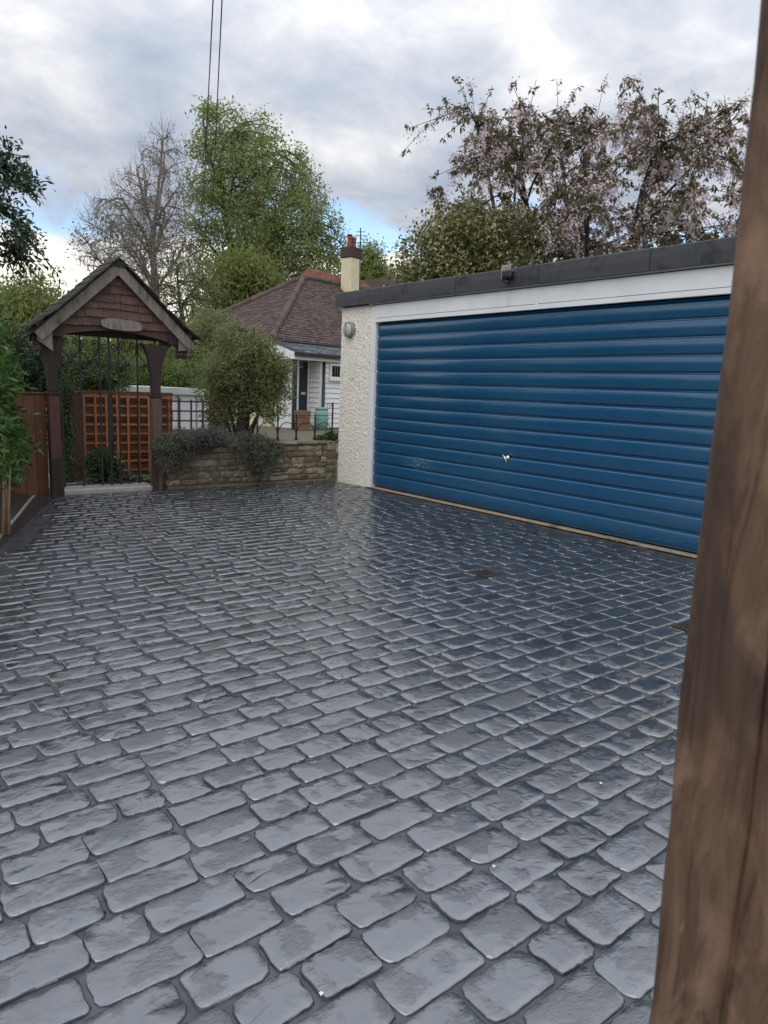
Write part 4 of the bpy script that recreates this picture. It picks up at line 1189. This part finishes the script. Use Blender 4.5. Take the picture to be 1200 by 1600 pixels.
# chimney
cxh = 6.62; cyh = HD / 2 - 0.45; czt = 5.62
ch = hp('chimney', MB().bbox((cxh - 0.30, cyh - 0.28, 4.6), (cxh + 0.30, cyh + 0.28, 6.66), 0.02), 'render')
hp('chimney_cap', MB().bbox((cxh - 0.335, cyh - 0.315, 6.662), (cxh + 0.335, cyh + 0.315, 7.08), 0.02), 'brick', ch)
hp('flashing', MB().box((cxh - 0.32, cyh - 0.30, 4.65), (cxh + 0.32, cyh - 0.282, 5.30)), 'lead', ch)
for (ddx, r) in ((-0.13, 0.11), (0.11, 0.12)):
    hp('chimney_pot', MB().lathe((cxh + ddx, cyh, 7.082), [(r, 0), (r * 0.92, 0.1), (r * 0.85, 0.33), (r * 0.98, 0.36), (r * 0.98, 0.42), (r * 0.6, 0.42)], 14), 'pot', ch, smooth=True)
hp('pot_cowl', MB().lathe((cxh - 0.13, cyh, 7.503), [(0.09, 0), (0.13, 0.04), (0.08, 0.08), (0.02, 0.1)], 12), 'black_plastic', ch, smooth=True)
# rear wing with its redder tiles and white gable
wing = hp('rear_wing_roof', MB().add([(7.6, 4.0, 4.55), (16.5, 4.0, 4.55), (16.5, 7.2, 6.9), (8.6, 7.2, 6.9), (7.6, 10, 4.55), (16.5, 10, 4.55)], [(0, 1, 2, 3), (4, 3, 2, 5), (0, 3, 4)]), 'tile_red')
hp('roof_tiles', tile_slope((7.6, 4.0, 4.55), (16.5, 4.0, 4.55), (16.5, 7.2, 6.9), (8.6, 7.2, 6.9), 0.17, 0.22), 'tile_red', wing, kind='stuff')
gb = hp('cross_gable', MB().prism([(11.6, 4.6, 4.5), (14.0, 4.6, 4.5), (12.8, 4.6, 7.0)], (0, 2.5, 0)), 'tile')
hp('gable_board', MB().prism([(11.75, 4.56, 4.5), (13.85, 4.56, 4.5), (12.8, 4.56, 6.8)], (0, 0.03, 0)), 'white_board', gb)
hp('rear_wing', MB().box((8.0, 4.6, 0), (16, 9.4, 4.54)), 'render')
# aerial behind the chimney
aer = thing('aerial', 'thin metal aerial with short arms rising behind the chimney', 'aerial', tuple(at(563.5, 440, 29.5)))
b = at(563.5, 412, 29.5); tpt = at(563.5, 356, 29.5)
part('mast', MB().tube([b - np.array([0, 0, 1.4]), tpt], 0.022, 6), 'iron', aer)
for k, (z, w) in enumerate(((0.15, 0.16), (0.30, 0.2), (0.55, 0.36), (0.85, 0.2))):
    p = tpt - np.array([0, 0, z]); part('arm', MB().tube([p - CR * w, p + CR * w * 1.2], 0.014, 5), 'iron', aer)
# water butt and planter by the porch
wc = (BXF + 0.02 + 0.0, LD - 0.30)


def hw_(x, y, z=0.0):
    ca, sa = math.cos(HA), math.sin(HA); return (F[0] + x * ca - y * sa, F[1] + x * sa + y * ca, z)


wb = thing('water_butt', 'pale green plastic water butt under the black downpipe', 'water butt', hw_(hx(503, LD - 0.3), LD - 0.3, 0.06))
c = np.array(hw_(hx(503, LD - 0.3), LD - 0.3, 0.06))
part('barrel', MB().lathe(c, [(0.20, 0), (0.225, 0.25), (0.22, 0.5), (0.20, 0.66)], 20), 'butt', wb, True)
part('lid', MB().lathe(c + (0, 0, 0.662), [(0.215, 0), (0.215, 0.035), (0.19, 0.06), (0.03, 0.075)], 20), 'butt', wb, True)
part('band', MB().lathe(c + (0, 0, 0.36), [(0.228, 0), (0.236, 0.015), (0.228, 0.03)], 20), 'butt', wb, True)
pt = thing('planter', 'square brown clay planter beside the porch post', 'planter', hw_(hx(473, LD - 0.25), LD - 0.25, 0.06))
c = np.array(hw_(hx(473, LD - 0.25), LD - 0.25, 0.06))
for k in range(3): part('tier', MB().bbox(c + (-0.17 - 0.012 * k, -0.17 - 0.012 * k, 0.001 + 0.21 * k), c + (0.17 + 0.012 * k, 0.17 + 0.012 * k, 0.20 + 0.21 * k), 0.01), 'clay_brown', pt)

# ================================================================== FOREGROUND POST
pa = at(1010, 1600, 0.62); postx = pa[0]; posty = pa[1]
ay1 = unit(np.array([pa[0], pa[1], 0.0])); ax1 = np.array([ay1[1], -ay1[0], 0.0])
fp = thing('wooden_post', 'weathered brown wooden post close up along the right edge', 'post', (postx + 0.08 * ax1[0], posty + 0.08 * ax1[1], 0))
prof = [(0.0, 0.10), (0.0, 0.012), (0.004, 0.003), (0.012, 0.0), (0.055, -0.001), (0.0585, 0.010), (0.062, 0.0), (0.096, 0.0), (0.0985, 0.007), (0.101, 0.0), (0.180, 0.0), (0.188, 0.004), (0.19, 0.014), (0.19, 0.10)]
zs = np.linspace(0, 2.35, 60); vs = []; r2 = np.random.default_rng(2); wv = np.cumsum(r2.normal(0, 0.0006, 60))
for i, z in enumerate(zs):
    for j, (u, w) in enumerate(prof):
        du = wv[i] * (1 if j < 5 else 0.3) + 0.0018 * math.sin(z * 9 + j) + (0.003 * math.sin(z * 2.6 + 0.4) if j < 4 else 0)
        q = np.array([postx, posty, z]) + ax1 * (u + du) + ay1 * (w + 0.0012 * math.sin(z * 14 + j * 1.7)); vs.append(q)
k = len(prof)
mb = MB().add(vs, [(i * k + j, i * k + (j + 1) % k, (i + 1) * k + (j + 1) % k, (i + 1) * k + j) for i in range(59) for j in range(k)] + [tuple(range(59 * k, 60 * k))])
part('timber', mb, 'post', fp, True)

# ================================================================== DRAIN COVERS, PETALS, WIRES
for (x, y, lab) in ((4.06, 3.80, 'small dark drain grate in the drive in front of the garage door'), (4.22, 2.17, 'dark drain cover in the drive beside the wooden post')):
    dc = thing('drain_cover', lab, 'drain cover', (x, y, 0), 0, 'drain covers in the drive')
    part('frame', MB().box((x - 0.085, y - 0.085, -0.01), (x + 0.085, y - 0.07, 0.010)).box((x - 0.085, y + 0.07, -0.01), (x + 0.085, y + 0.085, 0.010)).box((x - 0.085, y - 0.0695, -0.01), (x - 0.07, y + 0.0695, 0.010)).box((x + 0.07, y - 0.0695, -0.01), (x + 0.085, y + 0.0695, 0.010)), 'rust_iron', dc)
    for k in range(5): part('bar', MB().box((x - 0.069, y - 0.062 + k * 0.028, -0.008), (x + 0.069, y - 0.05 + k * 0.028, 0.008)), 'rust_iron', dc)
q = np.random.default_rng(21); P = []
for (px, py) in ((773, 1358), (937, 1227), (502, 1552), (1003, 910), (1019, 914), (1064, 902), (866, 952), (1036, 955), (715, 840), (813, 840), (946, 874), (708, 827), (965, 1008), (940, 880), (980, 870)):
    d = ray(px, py); P.append(CAM + d * (-CAM[2] / d[2]) + np.array([0, 0, 0.006]))
P = np.array(P); n = len(P)
leaves('fallen_petals', P, rand_dirs(q, n) * [1, 1, 0.05], np.tile([[0, 0, 1.0]], (n, 1)), 0.014, 0.012, 'petal_white', None, kind='stuff')
bpy.data.objects['fallen_petals']['label'] = 'white blossom petals scattered on the wet drive'
n = 150; LP = np.concatenate([np.stack([q.uniform(3.5, 6.1, 60), 9.06 - q.random(60) ** 2 * 0.5, np.full(60, 0.006)], 1), np.stack([6.18 - q.random(60) ** 2 * 0.8, q.uniform(3.2, 8.8, 60), np.full(60, 0.006)], 1),
                             np.stack([xmin(8) + q.random(30) * 0.8, q.uniform(7.3, 9.0, 30), np.full(30, 0.006)], 1)])
leaves('leaf_litter', LP, rand_dirs(q, n) * [1, 1, 0.1], np.tile([[0, 0, 1.0]], (n, 1)) + q.normal(0, 0.3, (n, 3)), q.uniform(0.012, 0.03, n), q.uniform(0.008, 0.016, n), 'cane', None, kind='stuff')
bpy.data.objects['leaf_litter']['label'] = 'small brown leaf litter along the edges of the drive'
for (x0, x1_, lab) in ((333, 310, 'overhead telephone wire, the left one of the pair above the trees'), (347, 325, 'overhead telephone wire, the right one of the pair above the trees')):
    a = at(x1_, 455, 34.0); b = at(x0, 0, 9.5)
    far_p = a; dirn = (b - a); pts = []
    for t in np.linspace(-0.05, 1.9, 40):
        p = a + dirn * t; s = np.array([0, 0, 0.35 * (t * (t - 1.0))]); pts.append(p + s)
    tag(part('overhead_wire', MB().tube(pts, 0.0085, 5), 'wire'), lab, 'wire', 'overhead wires')

# ================================================================== TREES AND PLANTS
def tree(name, label, rows, D, seed, ntips, trunk_px, k, sigma, L, W, fol, bark, tipr=0.012, shell=0.5, trunk_top=None,
         lift=0.12, upbias=0.7, bias=(0, 0, 0.1), group=None, twig_leaves=True, flat=1.0, crown_name='crown', extra=None):
    "trunk_px: column of the trunk; rows: the crown's outline from the top down"
    rng = np.random.default_rng(seed)
    cs, rs = rows_env(rows, D)
    base = at(trunk_px, 640, D); base = np.array([base[0], base[1], 0.0])
    t = thing(name, label, 'tree', tuple(base), 0, group)
    T = sample_env(rng, cs, rs, ntips, shell)
    tt = trunk_top if trunk_top is not None else 0.62
    topc = cs[0] * tt + cs[-1] * (1 - tt); ztop = topc[2]
    tr = [base + (np.array([topc[0], topc[1], ztop]) - base) * s + np.array([0.15 * math.sin(s * 5), 0.1 * math.sin(s * 7 + 1), 0]) * (ztop / 10) for s in np.linspace(0, 1, 7)]
    nodes, par, tips = skeleton(rng, tr, T, lift, 0.03, upbias)
    rad = pipe(par, tipr, 0.37); e = np.arange(1, len(nodes))
    tr_e = e[rad[e] > 0.30 * rad[0]]; br_e = e[rad[e] <= 0.30 * rad[0]]
    tubes('trunk', nodes[par[tr_e]], nodes[tr_e], rad[par[tr_e]] * 0.999, rad[tr_e], bark, t, 8)
    tubes('branches', nodes[par[br_e]], nodes[br_e], np.minimum(rad[par[br_e]], rad[br_e] * 1.35), rad[br_e], bark, t, 4)
    if k:
        C = nodes[tips]
        P, Dd, N = clump_leaves(rng, C, k, sigma, bias, flat)
        leaves(crown_name, P, Dd, N, L * rng.uniform(0.6, 1.3, len(P)), W * rng.uniform(0.7, 1.2, len(P)), fol, t)
    return t, nodes, par, tips, rad


# big spring-green tree beyond the bungalow
tree('spring_tree', 'tall light green leafy tree beyond the bungalow roof', [(168, 315, 345), (200, 305, 440), (250, 297, 492), (300, 288, 515), (350, 288, 538), (400, 288, 548), (440, 292, 558), (490, 300, 560), (530, 300, 470)],
     41, 5, 1700, 405, 36, 0.24, 0.20, 0.085, 'f_spring', 'bark', 0.010, 0.6, 0.7, 0.05, 1.0)
# half-bare tree left of it
tb = tree('bare_tree', 'half bare tree with purple grey twigs behind the lychgate', [(196, 256, 272), (230, 212, 288), (270, 195, 295), (310, 160, 302), (350, 132, 305), (390, 122, 305), (430, 128, 305), (470, 160, 300)],
          33, 9, 1350, 243, 4, 0.16, 0.08, 0.035, 'f_bud', 'bark_grey', 0.0078, 0.6, 0.42, 0.0, 1.25)
rng = np.random.default_rng(31); t, nodes, par, tips, rad = tb
C = nodes[tips]; tw_a = np.repeat(C, 2, 0); out_d = unit(C - nodes[3]); tw_d = unit(np.repeat(out_d, 2, 0) * 0.7 + rng.normal(0, 0.45, tw_a.shape) + [0, 0, 0.55])
tubes('twigs', tw_a, tw_a + tw_d * rng.uniform(0.3, 0.7, (len(tw_a), 1)), np.full(len(tw_a), 0.0065), np.full(len(tw_a), 0.003), 'bark_grey', t, 3)
low = C[[(proj(c)[1] > 345 and rng.random() < 0.13) for c in C]]
P, Dd, N = clump_leaves(rng, low, 16, 0.26)
leaves('young_leaves', P, Dd, N, 0.16, 0.08, 'f_young', t)
# lower greenery filling in below those two
tree('young_tree', 'thin olive green tree between the half bare tree and the bungalow', [(395, 250, 300), (430, 245, 345), (470, 240, 360), (520, 235, 350)], 30, 15, 200, 300, 11, 0.26, 0.13, 0.055, 'f_young', 'bark', 0.008, 0.6)
tree('yellow_green_tree', 'bright yellow green bushy tree right behind the bungalow hip', [(405, 350, 400), (435, 335, 430), (470, 325, 440), (510, 320, 420)], 33, 16, 320, 380, 40, 0.34, 0.22, 0.10, 'f_willow', 'bark', 0.008, 0.6)
tree('green_tree', 'rounded mid green tree showing right of the bungalow chimney', [(392, 566, 588), (415, 555, 600), (440, 545, 612), (480, 540, 615)], 48, 17, 200, 582, 50, 0.42, 0.28, 0.11, 'f_spring', 'bark', 0.01, 0.6)

# cherry behind the garage
rng = np.random.default_rng(12)
CB = at(905, 640, 14.5); CB[2] = 0.0
cherry = thing('cherry_tree', 'spreading bronze leaved cherry tree in pink blossom behind the garage', 'tree', tuple(CB))
rows = [(128, 690, 1130), (160, 682, 1150), (200, 668, 1165), (250, 648, 1185), (300, 640, 1200), (350, 628, 1205), (400, 640, 1200), (440, 660, 1200)]
cs, rs = rows_env(rows, 14.5)
T = sample_env(rng, cs[1:], rs[1:] * 0.93, 1000, 0.55)
dd = np.linalg.norm(T[:, :2], axis=1); T[:, 2] = np.where(dd < 14.5, 1.4 + (T[:, 2] - 1.4) * dd / 14.5, T[:, 2])
lead = np.array([at(px, py, 14.5 + dd) for px, py, dd in ((712, 118, 0.3), (690, 150, -0.4), (770, 140, 0.5), (838, 124, -0.6), (905, 132, 0.4), (980, 120, -0.2), (1030, 138, 0.6), (1075, 150, -0.4), (1115, 158, 0.3), (1165, 150, 0.1), (624, 244, -0.3), (1150, 240, 0.4), (735, 128, 0.8), (870, 122, 0.8), (1005, 128, -0.8), (640, 200, 0.2), (660, 170, 0.5), (1140, 190, -0.5), (945, 125, 0.6), (800, 132, -0.9))])
trunk = [CB, CB + [0, 0, 0.8], CB + [0, 0, 1.5]]
mains = np.array([at(px, py, 14.5 + dd) for px, py, dd in ((730, 300, 0.6), (790, 250, -0.8), (850, 220, 0.9), (910, 210, -0.3), (980, 220, 0.9), (1050, 260, -0.7), (1100, 300, 0.6), (700, 380, -0.9), (880, 300, -1.6), (960, 300, 1.8), (820, 330, 1.6), (1010, 330, -1.7))])
T = np.concatenate([mains, T, lead])
nodes, par, tips = skeleton(rng, trunk, T, 0.12, 0.028, 1.2, 15, 0.5, 0.32, 0.0)
rad = pipe(par, 0.0042, 0.44); e = np.arange(1, len(nodes))
te = e[e < 3]; be = e[e >= 3]
tubes('trunk', nodes[par[te]], nodes[te], rad[par[te]], rad[te], 'bark_dark', cherry, 10)
tubes('branches', nodes[par[be]], nodes[be], np.minimum(rad[par[be]], rad[be] * 1.4), rad[be], 'bark_dark', cherry, 5)
mm = rad[3:] < 0.0105; tipset = nodes[3:][mm]; dirs = unit(nodes[3:] - nodes[par[3:]])[mm]
# whorls of drooping leaves along the twigs
WP = []; WD = []; WN = []
for c, dd in zip(tipset, dirs):
    for rep in range(2):
        o = c - dd * rng.uniform(0, 0.22) + rng.normal(0, 0.035, 3); nl = int(rng.integers(5, 9))
        for i in range(nl):
            a = rng.random() * 2 * np.pi; h = np.array([math.cos(a), math.sin(a), 0])
            WP.append(o + rng.normal(0, 0.022, 3)); WD.append(h * 0.7 + dd * 0.4 + np.array([0, 0, -rng.uniform(0.1, 1.1)])); WN.append(h * 0.6 + np.array([0, 0, 0.8]) + rng.normal(0, 0.3, 3))
n = len(WP); WP = np.array(WP)
leaves('crown', WP, np.array(WD), np.array(WN), rng.uniform(0.065, 0.125, n), rng.uniform(0.032, 0.056, n), 'f_cherry', cherry)
sel = tipset[rng.random(len(tipset)) < 0.40] + rng.normal(0, 0.05, (1, 3))
PB = np.repeat(sel, 26, 0) + rng.normal(0, 1, (len(sel) * 26, 3)) * np.array([0.05, 0.05, 0.07]) - np.array([0, 0, 0.07])
leaves('blossom', PB, rand_dirs(rng, len(PB), (0, 0, -0.3)), rand_dirs(rng, len(PB)), rng.uniform(0.03, 0.055, len(PB)), 0.045, 'f_pink', cherry)


def el(px, py, D, rx, ry=None, rz=None):
    return (at(px, py, D), (rx, ry or rx, rz or rx))


def grd(px, D, z=0.0):
    p = at(px, 640, D); return np.array([p[0], p[1], z])


bush('variegated_holly', 'cream and green variegated holly in front of the cherry tree behind the garage', 'shrub',
     [el(720, 410, 13.0, 1.15, 0.9, 0.85), el(680, 415, 12.8, 0.70, 0.7, 0.5), el(800, 400, 13.0, 0.8, 0.8, 0.8), el(652, 440, 12.8, 0.42, 0.5, 0.4), el(720, 480, 13, 1.3, 0.9, 0.9), el(745, 355, 13.1, 0.7, 0.6, 0.45)], 41, 620, 42, 0.12, 0.075, 0.045, 'f_holly', grd(730, 13.0), bias=(0, 0, 0.3), shell=0.4)
# dark evergreen branches hanging in from the left
rng = np.random.default_rng(55)
EB = grd(-330, 9.2); ever = thing('evergreen_oak', 'dark evergreen tree reaching in from the upper left', 'tree', tuple(EB))
tipsE = [(10, 212, 0.2), (24, 250, -0.3), (38, 244, 0.5), (34, 262, 0), (76, 283, -0.2), (64, 318, 0.4), (40, 330, -0.5), (44, 292, 0.6), (48, 356, 0), (60, 388, 0.3), (90, 428, -0.2), (68, 424, 0.2), (32, 440, 0.5), (40, 395, -0.6), (16, 320, 0.8), (8, 360, -0.8), (20, 420, 0.7), (0, 280, -0.5), (0, 390, 0.6), (-20, 230, 0.4), (-10, 330, 1.0), (-30, 420, -0.7), (-40, 300, 0.3), (-60, 370, 0.9)]
T = np.array([at(a, b, 9.2 + c) for a, b, c in tipsE]); csE, rsE = rows_env([(150, -260, -60), (220, -330, -20), (300, -380, 10), (380, -380, 15), (450, -360, 0), (520, -330, -60)], 9.2)
T = np.concatenate([T, sample_env(rng, csE, rsE * 0.9, 60, 0.5)])
tr = [EB, EB + [0, 0, 1.2], EB + [0.05, 0, 2.4], EB + [0, 0.05, 3.6]]
nodes, par, tips = skeleton(rng, tr, T, 0.0, 0.04, 0.3, 12)
rad = pipe(par, 0.005, 0.48); e = np.arange(1, len(nodes))
tubes('trunk', nodes[par[e[:3]]], nodes[e[:3]], rad[par[e[:3]]], rad[e[:3]], 'bark_dark', ever, 10)
tubes('branches', nodes[par[e[3:]]], nodes[e[3:]], np.minimum(rad[par[e[3:]]], rad[e[3:]] * 1.4), rad[e[3:]], 'bark_dark', ever, 5)
sp = nodes[4:]; spd = unit(nodes[4:] - nodes[par[4:]]); m = rad[4:] < 0.02; sp = sp[m]; spd = spd[m]
P = np.repeat(sp, 40, 0) - np.repeat(spd, 40, 0) * rng.uniform(0, 0.42, (len(sp) * 40, 1)) + rng.normal(0, 0.055, (len(sp) * 40, 3))
Dd = np.repeat(spd, 40, 0) * 0.8 + rng.normal(0, 0.6, P.shape)
leaves('crown', P, Dd, rand_dirs(rng, len(P), (0, 0, 1.0)), rng.uniform(0.05, 0.095, len(P)), rng.uniform(0.02, 0.034, len(P)), 'f_dark', ever)

# hedge down the bed on the left, with dry canes
ells = []
for y, w, z in ((9.0, 0.22, 0.7), (8.8, 0.28, 1.35), (8.5, 0.30, 0.6), (8.2, 0.34, 1.3), (7.8, 0.36, 0.75), (7.5, 0.40, 1.45), (7.2, 0.38, 0.8), (6.9, 0.42, 1.5), (6.5, 0.42, 0.9), (8.0, 0.3, 1.75), (7.2, 0.34, 1.85)):
    x = 1.12 + 0.335 * (y - 7.32) - 0.16
    ells.append((np.array([x - (0.06 if z > 1.2 else 0.0), y, z]), (w, 0.42, 0.42)))
bush('laurel_hedge', 'bright green leafy hedge in the bed along the left of the drive', 'hedge', ells, 61, 560, 40, 0.085, 0.095, 0.036, 'f_hedge', (0.95, 7.7, 0.05), 'cane', bias=(0.2, -0.2, -0.25), shell=0.3, stems=90)
cn = thing('dry_canes', 'bundle of dry brown canes at the foot of the left hedge', 'canes', (1.0, 6.9, 0.05))
for i in range(7):
    px = -6 + i * 3.3; b = at(px, 822 - abs(i - 3), 6.95 + 0.08 * (i % 3)); tpp = at(px - 2 + 4 * math.sin(i * 2.3), 700 + 14 * (i % 4), 7.0 + 0.08 * (i % 3)); b[2] = 0.03
    part('cane', MB().tube([b, b * 0.6 + tpp * 0.4 + np.array([0.012 * math.sin(i * 3), 0, 0]), tpp], [0.016, 0.014, 0.009], 6), 'cane', cn, True)

bush('dark_shrub', 'dark evergreen shrub behind the red brown fence', 'shrub', [el(45, 580, 10.6, 0.42, 0.4, 0.45), el(20, 560, 10.8, 0.4, 0.4, 0.45), el(68, 590, 10.7, 0.28, 0.35, 0.4), el(40, 640, 10.7, 0.6, 0.4, 0.6)], 71, 260, 46, 0.075, 0.05, 0.026, 'f_dark', grd(45, 10.7), shell=0.4)
tree('willow_tree', 'yellow green feathery tree behind the evergreen branches on the left', [(446, 30, 70), (470, 0, 100), (500, -40, 110), (540, -60, 115), (600, -60, 110)], 21, 77, 420, 20, 60, 0.26, 0.16, 0.045, 'f_willow', 'bark', 0.006, 0.6, 0.6, 0.05, 0.9, (0, 0, 0.9))
bush('clipped_bush', 'rounded dark clipped bush seen through the iron gate', 'shrub', [el(140, 572, 13.2, 0.62, 0.6, 0.48), el(170, 590, 13.2, 0.36, 0.4, 0.35), el(115, 600, 13.2, 0.36, 0.4, 0.4)], 81, 420, 46, 0.06, 0.045, 0.024, 'f_box', grd(142, 13.2), shell=0.3)
bush('garden_hedge', 'long clipped green hedge behind the white outbuilding', 'hedge', [(at(px, 600 + (px - 200) * 0.01, 17.5), (0.75, 0.6, 0.62)) for px in range(190, 345, 18)] + [(at(px, 640, 17.5), (0.8, 0.5, 0.8)) for px in range(185, 345, 26)], 83, 700, 36, 0.11, 0.07, 0.035, 'f_hedge2', grd(260, 17.5), shell=0.3)
bush('shaggy_conifer', 'loose light green shrub between the clipped bush and the hedge', 'shrub', [el(205, 560, 19, 0.75, 0.7, 0.9), el(185, 580, 19, 0.7, 0.6, 0.7), el(225, 550, 20, 0.8, 0.6, 0.7)], 85, 300, 36, 0.14, 0.11, 0.03, 'f_willow', grd(205, 19), bias=(0, 0, 0.8), shell=0.5)
bush('ivy', 'small leaved ivy climbing beside the iron gate post', 'climber', [(np.array([gx0 - 0.09, 10.1, z]), (0.10, 0.12, 0.22)) for z in (0.1, 0.3, 0.5, 0.7, 0.9, 1.1, 1.25)], 87, 260, 30, 0.035, 0.035, 0.024, 'f_box', (gx0 - 0.09, 10.1, 0), shell=0.4, stems=40)
lowp = bush('low_plant', 'low dark green plant with small yellow flowers at the foot of the trellis', 'plant', [el(165, 742, 10.2, 0.30, 0.2, 0.20), el(190, 757, 10.2, 0.24, 0.2, 0.10), el(152, 722, 10.2, 0.2, 0.18, 0.14), el(215, 760, 10.25, 0.16, 0.15, 0.07)], 91, 120, 36, 0.045, 0.075, 0.022, 'f_low', grd(165, 10.2), bias=(0, -0.2, 0.3), shell=0.45, stems=50)
rng = np.random.default_rng(92); P = np.array([at(px, py, 10.05) for px, py in ((178, 712), (182, 716), (192, 720), (176, 718), (158, 708), (188, 726))])
leaves('flowers', P, rand_dirs(rng, 6), rand_dirs(rng, 6), 0.04, 0.035, 'f_yellow', lowp)

bush('loose_shrub', 'loose olive green shrub against the left end of the bungalow', 'shrub', [el(318, 545, 20.5, 0.75, 0.7, 0.9), el(345, 530, 21, 0.7, 0.6, 0.8), el(300, 570, 20.5, 0.7, 0.6, 0.6), el(330, 510, 21, 0.5, 0.5, 0.4)], 95, 330, 34, 0.14, 0.09, 0.04, 'f_young', grd(322, 20.7), bias=(0, 0, 0.5), shell=0.5)
# planting in the raised bed
rsb = bush('round_shrub', 'large rounded grey green shrub on stems above the stone wall', 'shrub', [el(380, 575, 11.0, 0.60, 0.55, 0.60), el(345, 600, 11.0, 0.36, 0.4, 0.42), el(415, 600, 11.0, 0.40, 0.4, 0.42), el(380, 540, 11.0, 0.42, 0.4, 0.32), el(400, 635, 10.9, 0.40, 0.35, 0.22), el(350, 645, 11.0, 0.28, 0.3, 0.22), el(432, 585, 11.0, 0.22, 0.3, 0.3)],
           101, 640, 44, 0.062, 0.052, 0.019, 'f_shrub', grd(375, 11.0, 0.48), bias=(0, 0, 0.35), shell=0.42, stems=150, tipr=0.0042)
st = MB()
for i, (pxa, pxb, yb) in enumerate(((372, 352, 610), (380, 365, 590), (384, 398, 600), (378, 420, 620), (368, 335, 625), (388, 408, 640))):
    a = at(pxa, 690, 11.0 + 0.05 * (i % 3)); b = at(pxb, yb, 11.0 + 0.1 * (i % 2)); a[2] = 0.46
    st.tube([a, a * 0.5 + b * 0.5 + np.array([0.03 * math.sin(i * 2), 0, 0.03]), b], [0.028, 0.022, 0.012], 6)
part('stems', st, 'bark_dark', rsb, True)
bush('trailing_shrub', 'grey green shrub trailing over the wall next to the lychgate post', 'shrub', [(np.array([3.66, 9.12, 0.60]), (0.20, 0.18, 0.16)), (np.array([3.72, 9.0, 0.42]), (0.15, 0.10, 0.18)), (np.array([3.48, 8.98, 0.50]), (0.12, 0.10, 0.22)), (np.array([3.85, 9.15, 0.66]), (0.2, 0.2, 0.10))], 111, 210, 40, 0.038, 0.05, 0.010, 'f_trail', (3.7, 9.3, 0.5), bias=(0, -0.3, -0.1), shell=0.45, stems=80)
bush('trailing_shrub', 'wider grey green shrub cascading over the middle of the stone wall', 'shrub', [(np.array([4.72, 9.12, 0.58]), (0.34, 0.18, 0.14)), (np.array([4.78, 8.99, 0.42]), (0.26, 0.10, 0.16)), (np.array([4.84, 8.98, 0.26]), (0.13, 0.07, 0.15)), (np.array([5.1, 9.08, 0.52]), (0.16, 0.12, 0.12)), (np.array([4.4, 9.2, 0.65]), (0.25, 0.15, 0.09)), (np.array([4.98, 8.99, 0.40]), (0.16, 0.08, 0.12))], 112, 380, 40, 0.04, 0.05, 0.010, 'f_trail', (4.75, 9.3, 0.5), bias=(0, -0.3, -0.1), shell=0.45, stems=110)
lv = bush('lavender', 'purple flowering clump on the stone wall beside the brown trellis', 'plant', [el(322, 682, 9.75, 0.22, 0.15, 0.09), el(300, 688, 9.7, 0.15, 0.12, 0.07), el(345, 690, 9.75, 0.16, 0.12, 0.07)], 113, 110, 34, 0.04, 0.06, 0.012, 'f_purple', grd(322, 9.8, 0.5), bias=(0, 0, 0.9), stems=40)
bush('corner_weeds', 'small green weeds at the end of the hoop railing by the garage', 'plant', [(np.array([xs[-1] + 0.05, 9.35, 0.66]), (0.10, 0.10, 0.08)), (np.array([xs[-1] - 0.12, 9.38, 0.60]), (0.10, 0.1, 0.05))], 115, 40, 24, 0.03, 0.05, 0.018, 'f_low', (xs[-1], 9.35, 0.5), stems=20)

# distant wood closing the horizon
rng = np.random.default_rng(131)
ang = rng.uniform(R(-25), R(110), 2600); dist = rng.uniform(70, 110, 2600)
C = np.stack([np.sin(ang) * dist, np.cos(ang) * dist, rng.random(2600) ** 0.8 * (5.5 + 2.5 * np.sin(ang * 23) + 1.5 * np.sin(ang * 61 + 1))], 1)
P, Dd, N = clump_leaves(rng, C, 26, 1.1)
fw_ = leaves('distant_woods', P, Dd, N, rng.uniform(0.5, 1.0, len(P)), 0.5, 'f_far', None, kind='stuff')
fw_['label'] = 'far-off green wood along the horizon'
